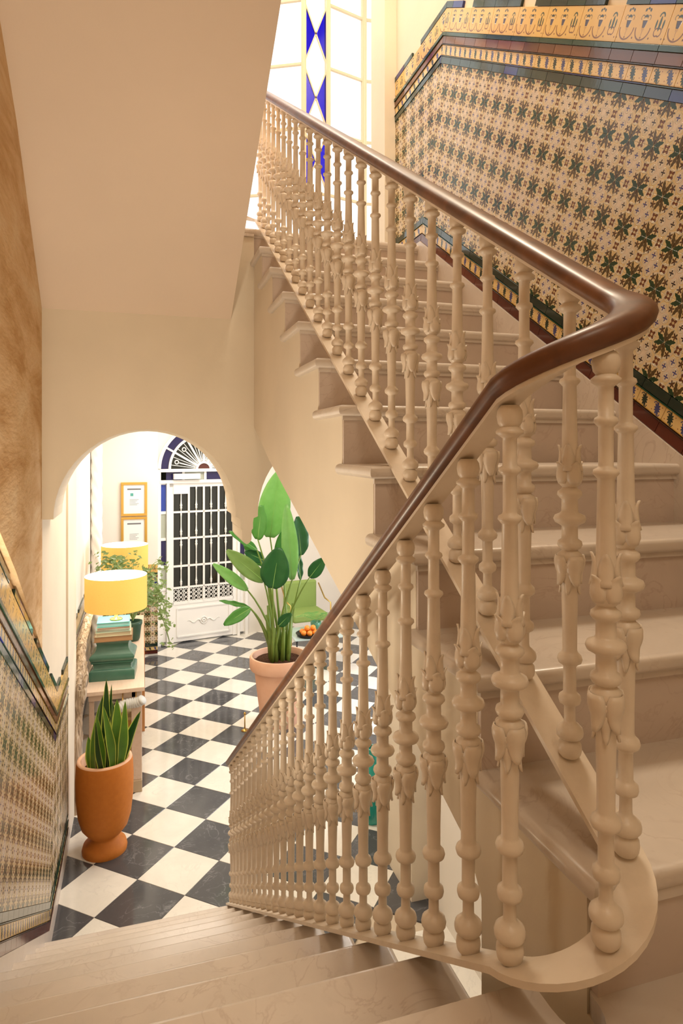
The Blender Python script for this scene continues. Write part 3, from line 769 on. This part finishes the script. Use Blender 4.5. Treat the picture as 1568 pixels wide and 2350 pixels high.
certificate(-1.395, -.93, 'lower gilt framed certificate partly hidden by the rear lampshade', False)

# ---------------------------------------------------------------- console with books and lamps
PINE = M('pale_bleached_wood', (.74, .57, .44), .4)
_n = PINE.noise(PINE.world((12, 1.2, 12)), 3, 5, .5); PINE.color(PINE.mix(_n, (.66, .48, .36), (.80, .64, .52))); PINE = PINE.m
ORW = M('orange_wood', (.55, .24, .08), .4).m
ZC = -1.975
cons = empty('console_table', (-.22, 6.85, ZF), label='long pale wooden console along the hall wall carrying the lamps', cat='table'); bpy.context.view_layer.update()
def cpart(nm, mt, a, b, **k):
    o = MB().box(a, b).build(nm, mt, cons, bevel=.004, **k); at_parent(o, cons); return o
cpart('tabletop', PINE, (-.44, 5.64, ZC-.035), (.02, 8.1, ZC))
cpart('side_panel', PINE, (-.085, 5.70, ZF+.10), (.0, 5.98, ZC-.035)); cpart('foot', M('tan_block', (.50, .38, .25), .5).m, (-.09, 5.69, ZF), (.002, 5.99, ZF+.10))
cpart('side_panel', ORW, (-.03, 6.9, ZF), (.028, 8.08, ZC-.035)); cpart('apron', PINE, (-.42, 5.70, ZC-.10), (-.05, 5.74, ZC-.035))
cpart('back_leg', PINE, (-.42, 7.9, ZF), (-.37, 8.05, ZC-.035)); cpart('back_leg', PINE, (-.42, 5.75, ZF), (-.38, 5.80, ZC-.035))
# green moulded pedestal: square plan, curved profile
GCER = M('green_glazed_ceramic', (.05, .15, .105), .25, .6)
_n = GCER.noise(GCER.world(), 9, 3); GCER.color(GCER.mix(_n, (.035, .115, .085), (.07, .19, .13))); GCER = GCER.m
ped = empty('moulded_pedestal', (-.235, 6.02, ZC), radians(-4), label='dark green glazed moulded pedestal under the stack of books', cat='pedestal')
def square_lathe(prof, name, mat, par, asp=.8):
    vs = []; fs = []; cr = [(-1, -1), (1, -1), (1, 1), (-1, 1)]
    for r, z in prof:
        for a, b in cr: vs.append((a*r, b*r*asp, z))
    for k in range(len(prof)-1):
        for i in range(4): j = (i+1) % 4; fs.append((k*4+i, k*4+j, k*4+4+j, k*4+4+i))
    fs += [(3, 2, 1, 0), tuple(len(prof)*4-4+i for i in range(4))]
    return MB().add(vs, fs).build(name, mat, par, sharp=radians(40))
square_lathe([(.185, 0), (.185, .075), (.178, .085), (.165, .092)], 'base_slab', GCER, ped)
square_lathe([(.160, .092), (.152, .10), (.152, .135), (.165, .145), (.172, .15), (.172, .158)], 'plinth', GCER, ped)
square_lathe([(.165, .158), (.178, .172), (.184, .19), (.180, .205), (.162, .222), (.142, .24), (.132, .262), (.128, .29), (.133, .315), (.145, .33)], 'scotia', GCER, ped)
def book(w_, d_, h, x, y, z, rz, cov, lab, pages=(.72, .62, .47)):
    t = empty('book', (x, y, z), rz, label=lab, cat='book', group='books stacked under the front lamp')
    cm = M('book_cover', cov, .5).m
    c = MB().box((-w_/2, -d_/2, 0), (w_/2, d_/2, .005)).box((-w_/2, -d_/2, h-.005), (w_/2, d_/2, h)).box((-w_/2, d_/2-.006, .005), (w_/2, d_/2, h-.005)).build('cover', cm, t)
    MB().box((-w_/2+.006, -d_/2+.008, .005), (w_/2-.006, d_/2-.006, h-.005)).build('pages', M('pages', pages, .8).m, t)
zb = ZC+.33
for (w_, h, rz, cov, lab, pg) in (
    (.315, .046, .0, (.30, .17, .08), 'brown book, lowest in the stack on the green pedestal', (.48, .28, .14)),
    (.29, .036, .02, (.62, .60, .42), 'cream book with dark line, second from the bottom of the stack', (.60, .50, .34)),
    (.275, .022, -.03, (.36, .50, .42), 'thin pale green book in the middle of the stack', (.66, .62, .50)),
    (.265, .020, .04, (.50, .36, .26), 'thin pinkish brown book below the turquoise one', (.62, .48, .38)),
    (.265, .040, .0, (.10, .38, .36), 'turquoise book on top of the stack under the lamp', (.30, .58, .55))):
    book(w_, .24, h, -.235, 6.0, zb, rz, cov, lab, pg); zb += h
SHADE = M('yellow_lampshade_fabric', (.85, .55, .16), .8, .1)
_n = SHADE.noise(SHADE.coord('Object'), 260, 2)
SHADE.color(SHADE.mix(_n, (.78, .42, .09), (.90, .58, .17)))
SHADE.p.inputs['Emission Strength'].default_value = .30; SHADE.p.inputs['Emission Color'].default_value = (1.0, .56, .13, 1); SHADE = SHADE.m
SHIN = M('shade_lining', (.95, .93, .88), .8); SHIN.p.inputs['Emission Strength'].default_value = 1.5; SHIN.p.inputs['Emission Color'].default_value = (1, .95, .85, 1); SHIN = SHIN.m
BRASS = M('brass', (.60, .40, .12), .3, .5, .9).m
BULB = M('bulb', (1, 1, 1)); BULB.p.inputs['Emission Strength'].default_value = 12; BULB.p.inputs['Emission Color'].default_value = (1, .88, .66, 1); BULB = BULB.m
def lamp(x, y, zbase, ztop, lab, power):
    t = empty('table_lamp', (x, y, zbase), label=lab, cat='lamp', group='yellow drum lamps on the console')
    hs = .285; zt = ztop-zbase; r = .258; N = 48
    m_ = MB().lathe([(r, zt-hs), (r, zt)], N, cap=False); me = mesh('lamp_shade', m_.v, m_.f, SHADE, True); obj('lamp_shade', me, t)
    m2 = MB().lathe([(r-.004, zt-hs), (r-.004, zt)], N, cap=False); m2.lathe([(r-.004, zt-hs), (r, zt-hs)], N, cap=False); m2.lathe([(r-.004, zt), (r, zt)], N, cap=False)
    obj('shade_lining', mesh('shade_lining', m2.v, m2.f, SHIN, True), t)
    MB().lathe([(.05, 0), (.054, .006), (.05, .012), (.02, .02), (.012, .045), (.012, zt-.16), (.02, zt-.15), (.02, zt-.11)], 20).build('lamp_base', BRASS, t, smooth=True)
    MB().lathe([(.012, 0), (.028, .03), (.033, .06), (.025, .085), (.006, .1)], 14, (0, 0, zt-.11)).build('bulb', BULB, t, smooth=True)
    a = MB()
    for k in range(3): b = 2*pi*k/3; a.obox((0, 0, zt-.12), (r*cos(b), r*sin(b), zt-.12), .004, .004)
    a.build('shade_spider', BRASS, t)
    l = point('lamp_light', (x, y, ztop-.10), power, (1, .80, .52), .06)
lamp(-.215, 5.98, zb, -1.095, 'yellow drum lampshade lamp standing on the stacked books, nearer of two', 9)
lamp(-.19, 8.02-.12, ZC, -1.10, 'yellow drum lampshade lamp at the far end of the console', 9)
# ribbed grey roll at the console corner
RIB = M('grey_white_cord', (.60, .60, .58), .7)
RIB.bump(RIB.noise(RIB.coord('Object'), 60, 3), .4, .004); RIB = RIB.m
pts = [Vector((-.20+.21*t, 5.62+.03*sin(t*3), -2.135+.085*t*t+.02*sin(t*5))) for t in [i/44 for i in range(45)]]
o = MB().tube(pts, [.037+.006*abs(sin(i*pi/4)) for i in range(45)], 12).build('ribbed_roll', RIB, smooth=True, label='grey white ribbed roll hanging under the front corner of the console', cat='roll')
for k in range(2): MB().obox(pts[10+22*k], pts[10+22*k]+Vector((0, .08, .10)), .008, .008).build('hook', BRASS, o)
bx = empty('patterned_box', (-.16, 5.95, ZF), label='orange patterned box below the console behind the snake plant', cat='box')
MB().box((-.14, -.1, 0), (.10, .12, .55)).build('body', M('orange_print', (.62, .36, .09), .5).m, bx, bevel=.004)
for k in range(3): MB().lathe([(.03, 0), (.035, .003), (.0, .006)], 12).build('printed_disc', M('navy_print', (.10, .10, .22), .5).m, bx, loc=None).matrix_local = Matrix.Translation((-.07+.06*k, -.1, .42+.05*(k % 2))) @ Matrix.Rotation(pi/2, 4, 'X')
MB().box((-.145, -.105, .55), (.105, .125, .575)).build('lid', M('box_lid', (.70, .55, .30), .5).m, bx)

# driftwood leaning behind the lamp
DW_ = M('weathered_driftwood', (.52, .42, .31), .85, .2)
_n = DW_.noise(DW_.coord('Object', (22, 22, 1.6)), 2, 6, 1.2); DW_.color(DW_.ramp(_n, [(.3, (.16, .11, .07)), (.5, (.50, .38, .27)), (.7, (.74, .64, .52))])); DW_.bump(_n, .9, .02); DW_ = DW_.m
dw = empty('driftwood_trunk', (-.47, 5.50, ZF), label='weathered driftwood trunk leaning against the wall beside the console', cat='driftwood')
def gn(pts, rads, nm):
    m_ = MB(); P = []; R2 = []
    for i in range(len(pts)-1):
        for k in range(6):
            t = k/6; p = Vector(pts[i]).lerp(Vector(pts[i+1]), t); P.append(p+Vector((random.uniform(-.006, .006), random.uniform(-.006, .006), 0))); R2.append(rads[i]*(1-t)+rads[i+1]*t+random.uniform(-.004, .004))
    P.append(Vector(pts[-1])); R2.append(rads[-1]); m_.tube(P, R2, 10)
    m_.build(nm, DW_, dw, sharp=radians(60))
gn([(-.03, .0, 0), (-.03, .02, .55), (-.02, .10, .95), (-.01, .35, 1.22), (.03, .75, 1.45)], [.040, .042, .045, .040, .032], 'trunk')
gn([(-.02, .10, .0), (-.01, .08, .5), (.0, .05, .95)], [.03, .028, .016], 'branch')
gn([(-.02, .06, .70), (.03, .02, .95), (.045, .10, 1.16)], [.028, .022, .010], 'branch')

# twisted rope column, strip painted dark as a shaded gap and pale jamb on the hall left wall
rc = empty('twisted_column', (-.53, 8.45, ZF), label='white twisted rope column on the left hall wall behind the lamps', cat='column')
vs = []; fs = []; N, K = 24, 150; Hc = 3.6
for k in range(K+1):
    z = Hc*k/K
    for i in range(N):
        a = 2*pi*i/N; r = .055+.016*abs(sin((a*2+z*17)/1.0)); vs.append((r*cos(a), r*sin(a), z))
for k in range(K):
    for i in range(N): j = (i+1) % N; fs.append((k*N+i, k*N+j, (k+1)*N+j, (k+1)*N+i))
MB().add(vs, fs).build('shaft', WHITE, rc, smooth=True)
MB().lathe([(.09, 0), (.09, .06), (.075, .08), (.075, .1)], 24).build('base', WHITE, rc)
slab('recess_shade', M('recess_shade_dark', (.10, .075, .05), .8).m, (-.60, 8.62, ZF), (-.555, 8.86, .95))  # solid strip coloured dark to stand for the shade of a recess
slab('trim_3', M('pale_grey_jamb', (.66, .58, .56), .5).m, (-.60, 8.86, ZF), (-.50, 9.20, .95))

# ---------------------------------------------------------------- plants
def leafmat(name, a, b, rough=.35, trans=.25):
    m = M(name, a, rough, .5); n_ = m.noise(m.coord('Object', (3, 3, 3)), 6, 4)
    m.color(m.mix(n_, a, b)); m.p.inputs['Subsurface Weight'].default_value = 0
    t = m.t; tr = t.nodes.new('ShaderNodeBsdfTranslucent'); tr.inputs[0].default_value = (*[min(1, c*1.6) for c in b], 1)
    mx = t.nodes.new('ShaderNodeMixShader'); mx.inputs[0].default_value = trans
    t.links.new(m.p.outputs[0], mx.inputs[1]); t.links.new(tr.outputs[0], mx.inputs[2]); t.links.new(mx.outputs[0], m.out.inputs[0]); return m.m
L_BR = leafmat('leaf_bright', (.16, .40, .09), (.30, .56, .20), trans=.3); L_MD = leafmat('leaf_mid', (.06, .24, .04), (.12, .36, .07)); L_DK = leafmat('leaf_dark', (.015, .10, .025), (.03, .16, .04))
L_OL = leafmat('leaf_olive', (.14, .26, .06), (.22, .36, .10)); STEM = leafmat('petiole', (.16, .26, .04), (.26, .36, .08)); RIBM = leafmat('midrib', (.30, .55, .14), (.36, .62, .18))
def at(px, py, d):
    a = (px-784)/FPX; xc, z = a*d, -(py-HOR)/FPX*d
    return Vector((xc*cos(PSI)+d*sin(PSI), d*cos(PSI)-xc*sin(PSI), z))
def blade(par, base, tip, wid, mat, facing, droop=.0, fold=.12, name='leaf'):
    base, tip = Vector(base), Vector(tip); ax = tip-base; L = ax.length; ax.normalize()
    f = Vector(facing).normalized(); side = ax.cross(f).normalized(); nr = side.cross(ax).normalized()
    N = 14; rows = []; jj = (-1, -.66, -.33, 0, .33, .66, 1)
    for i in range(N+1):
        t = i/N; wv = wid/2*(sin(pi*min(1, (t*.94+.03)))**.62)*(1.12-.35*t)
        c = base+ax*L*t-nr*droop*L*t*t
        rows.append([c+side*wv*j+nr*(abs(j)*wv*fold*2+.006*sin(t*19+j*4)*abs(j)) for j in jj])
    vs = [p for r in rows for p in r]; fs = [(i*7+j, i*7+j+1, (i+1)*7+j+1, (i+1)*7+j) for i in range(N) for j in range(6)]
    me = mesh(name, vs, fs, mat, True)
    bm = bmesh.new(); bm.from_mesh(me); bmesh.ops.recalc_face_normals(bm, faces=bm.faces); bmesh.ops.solidify(bm, geom=bm.faces[:], thickness=.0012); bm.to_mesh(me); bm.free()
    o = obj(name, me, par); at_parent(o, par)
    r = MB().tube([rows[i][3]-nr*.001 for i in range(0, N+1, 2)], [.0055*(1-.8*i/7) for i in range(8)], 6).build('midrib', RIBM, o, smooth=True)
    return o
TERRA = M('terracotta_pale', (.78, .45, .30), .8, .2)
_n = TERRA.noise(TERRA.world(), 8, 5); TERRA.color(TERRA.mix(_n, (.70, .37, .23), (.84, .54, .39))); TERRA.bump(_n, .15, .01); TERRA = TERRA.m
SOIL = M('dark_soil', (.045, .022, .012), .95, .1)
_n = SOIL.noise(SOIL.world(), 70, 5); SOIL.color(SOIL.mix(_n, (.012, .006, .004), (.12, .055, .03))); SOIL.bump(_n, 1, .02); SOIL = SOIL.m
PC = Vector((1.38, 6.70, ZF))
bp = empty('potted_plant', PC, label='tall broad leaved plant in a pale terracotta pot on the chequered floor', cat='plant'); bpy.context.view_layer.update()
MB().lathe([(.19, 0), (.195, .01), (.262, .56), (.262, .575), (.300, .58), (.312, .60), (.312, .70), (.305, .715), (.285, .715), (.275, .69), (.27, .62)], 48, cap=False).build('pot', TERRA, bp, sharp=radians(35))
sm = MB(); N = 30
for k in range(10):
    r = .275*k/9
    sm.v += [(r*cos(2*pi*i/N), r*sin(2*pi*i/N), .655+random.uniform(-.008, .012)+.02*(1-k/9)) for i in range(N)]
sm.f = [(k*N+i, k*N+(i+1) % N, (k+1)*N+(i+1) % N, (k+1)*N+i) for k in range(9) for i in range(N)]
sm.build('soil', SOIL, bp, smooth=True)
D0 = 6.78
V_ = Vector((-sin(PSI), -cos(PSI), 0))
LV = [  # base px, tip px, width px, material, d offset, facing tweak, droop
    ((620, 1233), (641, 1080), 76, L_BR, .05, (.2, 0, .3), -.05), ((592, 1238), (600, 1160), 46, L_MD, -.12, (-.5, 0, .2), .05),
    ((671, 1330), (658, 1158), 40, L_BR, -.25, (.15, 0, .1), .03), ((691, 1274), (684, 1186), 44, L_DK, .0, (.4, 0, .3), .05),
    ((711, 1325), (745, 1281), 34, L_DK, -.05, (.1, 0, .4), .05), ((626, 1350), (640, 1258), 70, L_DK, -.35, (0, 0, .35), .06),
    ((606, 1334), (521, 1263), 42, L_OL, -.30, (-.1, 0, .5), .05), ((590, 1262), (527, 1218), 20, L_MD, .1, (0, 0, .8), .06),
    ((606, 1286), (562, 1266), 30, L_DK, .15, (-.2, 0, .6), .05), ((568, 1354), (490, 1294), 28, L_BR, -.2, (-.1, 0, .5), .10),
    ((573, 1394), (504, 1376), 13, L_MD, .0, (0, 0, .9), .08), ((575, 1396), (513, 1434), 30, L_MD, -.2, (-.3, 0, .3), .05),
    ((650, 1300), (652, 1215), 46, L_MD, .25, (.2, 0, .2), .0), ((640, 1436), (668, 1408), 26, L_DK, -.15, (.2, 0, .5), .05),
    ((690, 1330), (684, 1262), 18, L_DK, .1, (.6, 0, .2), .0), ((612, 1300), (560, 1250), 26, L_MD, .3, (-.4, 0, .5), .05)]
for (b, t, wd, mt, dd, fc, dr) in LV:
    d = D0+dd; B = at(b[0], b[1], d); Tp = at(t[0], t[1], d-.05)
    blade(bp, B, Tp, wd*d/FPX, mt, V_+Vector(fc), dr, name='leaf')
    rt = PC+Vector((random.uniform(-.09, .09), random.uniform(-.08, .08), .66))
    mid = rt.lerp(B, .5)+Vector(((rt.x-B.x)*.18, 0, .10))
    P = [rt.lerp(mid, k/6).lerp(mid.lerp(B, k/6), k/6) for k in range(7)]
    o = MB().tube(P, [.016-.0015*k for k in range(7)], 8).build('petiole', STEM, bp, smooth=True); at_parent(o, bp)
for k in range(9):      # sheath stalks of the clump
    a = 2*pi*k/9; rt = PC+Vector((.09*cos(a), .07*sin(a), .64)); tp = rt+Vector((.05*cos(a), .05*sin(a), random.uniform(.35, .62)))
    o = MB().tube([rt, rt.lerp(tp, .5), tp], [.026, .021, .012], 8).build('stalk', STEM, bp, smooth=True); at_parent(o, bp)

# snake plant in tall orange planter
ORT = M('terracotta_orange', (.56, .20, .035), .65, .3)
_n = ORT.noise(ORT.world(), 30, 4); ORT.color(ORT.mix(_n, (.48, .145, .018), (.60, .205, .030))); ORT.bump(_n, .12, .004); ORT = ORT.m
RIMP = M('planter_rim', (.74, .42, .26), .6).m
SC = Vector((-.255, 4.95, ZF))
sp = empty('snake_plant', SC, label='snake plant in a tall orange footed planter at the foot of the stairs', cat='plant'); bpy.context.view_layer.update()
MB().lathe([(.152, 0), (.155, .02), (.145, .055), (.105, .085), (.090, .105), (.118, .128), (.158, .18), (.181, .26), (.194, .38), (.198, .52), (.193, .63), (.188, .65)], 56, cap=False).build('planter', ORT, sp, smooth=True)
MB().lathe([(.188, .65), (.184, .66), (.165, .66), (.160, .65), (.155, .56), (.0, .56)], 56, cap=False).build('rim', RIMP, sp, smooth=True)
MB().lathe([(.158, .58), (.08, .60), (.001, .60)], 24, cap=False).build('soil', SOIL, sp)
SN = leafmat('snake_leaf', (.010, .045, .008), (.025, .085, .016), trans=.05); SY = leafmat('snake_leaf_bright', (.045, .13, .012), (.11, .25, .022), trans=.12); YE = leafmat('snake_edge', (.34, .42, .05), (.46, .52, .09))
def sword(base, tip, wid, mat, turn):
    base, tip = Vector(base), Vector(tip); ax = tip-base; L = ax.length; axn = ax.normalized()
    f = Vector((sin(turn), -cos(turn), 0)); side = axn.cross(f).normalized(); nr = side.cross(axn)
    N = 12; rows = []
    for i in range(N+1):
        t = i/N; wv = wid/2*(.55+.9*t if t < .45 else (.955*(1-(t-.45)/.55)**.65 if t < 1 else 0))+.0006
        tw = .5*sin(t*2.4); s2 = side*cos(tw)+nr*sin(tw); n2 = nr*cos(tw)-side*sin(tw)
        c = base+ax*t+nr*.02*sin(t*4)
        rows.append([c+s2*wv*j+n2*(abs(j)*wv*.35) for j in (-1, -.8, 0, .8, 1)])
    vs = [p for r in rows for p in r]
    f1 = [(i*5+j, i*5+j+1, (i+1)*5+j+1, (i+1)*5+j) for i in range(N) for j in (1, 2)]; f2 = [(i*5+j, i*5+j+1, (i+1)*5+j+1, (i+1)*5+j) for i in range(N) for j in (0, 3)]
    o = obj('leaf', mesh('leaf', vs, f1, mat, True), sp); at_parent(o, sp)
    obj('leaf_edge', mesh('leaf_edge', vs, f2, YE, True), o)
for (bx_, by_, tx, ty, wd, mt, dd, tn) in (
    (243, 1756, 245, 1560, 26, SN, .0, .2), (215, 1762, 228, 1612, 24, SY, -.05, -.5), (232, 1768, 224, 1645, 26, SY, -.10, .4), (268, 1764, 270, 1606, 36, SY, -.02, .3),
    (276, 1755, 321, 1634, 32, SN, .05, -.3), (210, 1768, 204, 1692, 24, SY, -.02, .2), (255, 1752, 262, 1612, 22, SN, .08, .9), (246, 1764, 252, 1640, 22, SN, -.06, -.6),
    (222, 1758, 236, 1598, 24, SN, .06, .1), (258, 1768, 240, 1620, 22, SY, -.08, .7), (238, 1770, 218, 1660, 20, SN, -.12, -.2), (272, 1766, 290, 1610, 24, SY, -.04, .5), (250, 1760, 256, 1572, 14, SN, .02, .0)):
    d = 4.64+dd; b_ = at(bx_, by_, d); b_.z = ZF+.585
    sword(b_, at(tx, ty, d), wd*d/FPX, mt, tn)

# trailing plant in dark green pot on the console
tp = empty('trailing_plant', (.0-.09, 7.05, ZC), label='trailing small leaved plant in a dark green pot between the two lamps', cat='plant'); bpy.context.view_layer.update()
MB().lathe([(.055, 0), (.07, .02), (.085, .15), (.095, .17), (.095, .20), (.08, .20), (.07, .16), (.001, .16)], 24, cap=False).build('pot', M('dark_green_pot', (.02, .07, .04), .4).m, tp, smooth=True)
def scatter(name, par, ctrs, nleaf, size, mat, spread):
    m_ = MB()
    for _ in range(nleaf):
        c = Vector(random.choice(ctrs))+Vector([random.gauss(0, spread) for _ in range(3)])
        a, b = random.uniform(0, 2*pi), random.uniform(-.7, .7); d = Vector((cos(a)*cos(b), sin(a)*cos(b), sin(b))); s = d.orthogonal().normalized(); n_ = d.cross(s)
        k = size*random.uniform(.6, 1.2)
        m_.add([c-d*k, c+s*k*.55+n_*k*.1, c+d*k, c-s*k*.55+n_*k*.1, c-n_*k*.08], [(0, 1, 4), (1, 2, 4), (2, 3, 4), (3, 0, 4)])
    return m_.build(name, mat, par, recalc=False, kind='stuff')
P1 = [[(-.09+sx*t, 0+sy*t, .20+h*sin(t*pi*.6)-g*t*t) for t in [i/9 for i in range(10)]] for sx, sy, h, g in
      ((.1, -.2, .45, .1), (-.15, .1, .55, .05), (-.2, .3, .6, .0), (.15, .45, .5, .1), (.30, .9, .5, .35), (.40, 1.1, .4, .7), (.35, 1.0, .6, .2), (.0, .5, .55, 0), (.42, 1.3, .3, .9), (.38, 1.2, .35, .5), (-.32, .4, .62, .0), (-.36, .2, .5, .0), (.34, .8, .5, .5), (.40, .9, .4, .9))]
P1 = [[(x+.09, y, z) for x, y, z in s] for s in P1]
LVT = leafmat('small_leaf', (.10, .17, .04), (.24, .33, .12), trans=.3)
st_ = MB()
for s in P1: st_.tube(s, .0035, 5)
st_.build('stems', STEM, tp, recalc=False)
scatter('foliage', tp, [p for s in P1 for p in s[2:]], 820, .036, LVT, .045)

# ---------------------------------------------------------------- seating corner behind the arches
OLV = M('olive_upholstery', (.26, .36, .10), .8, .2).m; DKM = M('dark_metal', (.03, .03, .035), .4, .5, .8).m
ac = empty('armchair', (2.33, 9.55, ZF), radians(6), label='olive green armchair against the wall behind the tall plant', cat='armchair')
MB().box((-.26, .10, .42), (.26, .20, .86)).build('backrest', OLV, ac, bevel=.03); MB().box((-.27, -.35, .34), (.27, .12, .46)).build('seat', OLV, ac, bevel=.03)
for sx in (-1, 1):
    MB().tube([(sx*.30, .14, .80), (sx*.31, -.10, .62), (sx*.31, -.34, .60), (sx*.31, -.36, .0)], .011, 8).build('armrest', BRASS, ac, smooth=True)
    MB().tube([(sx*.26, .16, .40), (sx*.30, .22, 0)], .013, 8).build('leg', BRASS, ac, smooth=True)
ct = empty('coffee_table', (2.2, 8.35, ZF), label='low glass coffee table with dark metal legs beside the plant', cat='table')
MB().box((-.34, -.30, .425), (.34, .30, .44)).build('tabletop', M('table_glass', (.45, .55, .52), .08, .5).m, ct, bevel=.003)
for sx in (-1, 1):
    for sy in (-1, 1): MB().tube([(sx*.31, sy*.27, .425), (sx*.31, sy*.27, .04), (sx*.325, sy*.28, .0)], [.010, .010, .018], 8).build('leg', DKM, ct, smooth=True)
tr_ = empty('fruit_tray', (2.10, 8.22, ZF+.44), label='dark round tray holding oranges on the coffee table', cat='tray')
MB().lathe([(.12, 0), (.17, .012), (.19, .035), (.18, .035), (.16, .018), (.001, .012)], 28, cap=False).build('tray', DKM, tr_, smooth=True)
OR_ = M('orange_peel', (.90, .28, .03), .45)
OR_.bump(OR_.noise(OR_.coord('Object'), 160, 2), .3, .002); OR_ = OR_.m
om = MB().lathe([(.036*sin(pi*k/10)+.0005, .036-.036*cos(pi*k/10)) for k in range(11)], 14, cap=False); ome = mesh('orange', om.v, om.f, OR_, True)
sl = MB().lathe([(.004, 0), (.002, .005)], 6); sme = mesh('stalk_end', sl.v, sl.f, STEM, True)
for k, (x, y, z) in enumerate([(-.10, -.06, 0), (-.03, -.09, 0), (.05, -.08, 0), (.11, -.03, 0), (.06, .05, 0), (-.03, .06, 0), (-.10, .03, 0), (.0, -.01, 0), (-.05, -.03, .055), (.03, -.03, .055)]):
    o = obj('orange', ome, None); o.location = (2.10+x, 8.22+y, ZF+.44+.016+z)
    tag(o, 'orange on top of the heap in the dark tray' if z else 'orange in the bottom layer of the dark tray on the coffee table', 'fruit', 'oranges on the tray'); q = obj('stalk_end', sme, o); q.location = (0, 0, .070)
fe = empty('fern_in_glass', (2.25, 8.50, ZF+.44), label='feathery green fern behind the tray of oranges', cat='plant')
MB().lathe([(.05, 0), (.07, .04), (.075, .10), (.065, .10), (.06, .04), (.001, .01)], 20, cap=False).build('vase', M('green_vase', (.10, .28, .18), .2).m, fe, smooth=True)
m_ = MB()
for k in range(16):
    a = 2*pi*k/16+random.uniform(-.2, .2); L = random.uniform(.22, .34)
    for i in range(14):
        t = i/13; c = Vector((cos(a)*L*t, sin(a)*L*t, .10+.26*t-.22*t*t)); s = Vector((-sin(a), cos(a), 0)); wv = .05*sin(pi*(t*.9+.05))
        d = Vector((cos(a), sin(a), .2)); m_.add([c, c+s*wv+d*.012, c+d*.012], [(0, 1, 2)]).add([c, c-s*wv+d*.012, c+d*.012], [(0, 1, 2)])
m_.build('fronds', L_MD, fe, recalc=False, kind='stuff')
# brass stopper on the floor and teal vase
bsn = at(562, 1676, 6.62); bsn.z = ZF
b_ = empty('brass_stand', bsn, label='small brass stand on the floor left of the big plant pot', cat='stand')
MB().lathe([(.035, 0), (.038, .006), (.02, .014), (.007, .022)], 20).build('base', BRASS, b_, smooth=True)
MB().lathe([(.007, .02), (.006, .16)], 10).build('rod', BRASS, b_, smooth=True); MB().lathe([(.006, .16), (.014, .17), (.012, .182), (.003, .19)], 12).build('knob', BRASS, b_, smooth=True)
tv_ = empty('teal_vase', (1.70, 4.72, ZF), label='tall teal vase at the corner of the lower right wall', cat='vase')
MB().lathe([(.06, 0), (.08, .03), (.085, .25), (.06, .42), (.035, .50), (.045, .56)], 24, cap=False).build('vessel', M('teal_glaze', (.03, .36, .30), .15).m, tv_, smooth=True)
MB().lathe([(.045, .56), (.05, .57), (.038, .57)], 24, cap=False).build('lip', M('teal_glaze_light', (.10, .48, .40), .15).m, tv_, smooth=True)
bpy.context.view_layer.update()
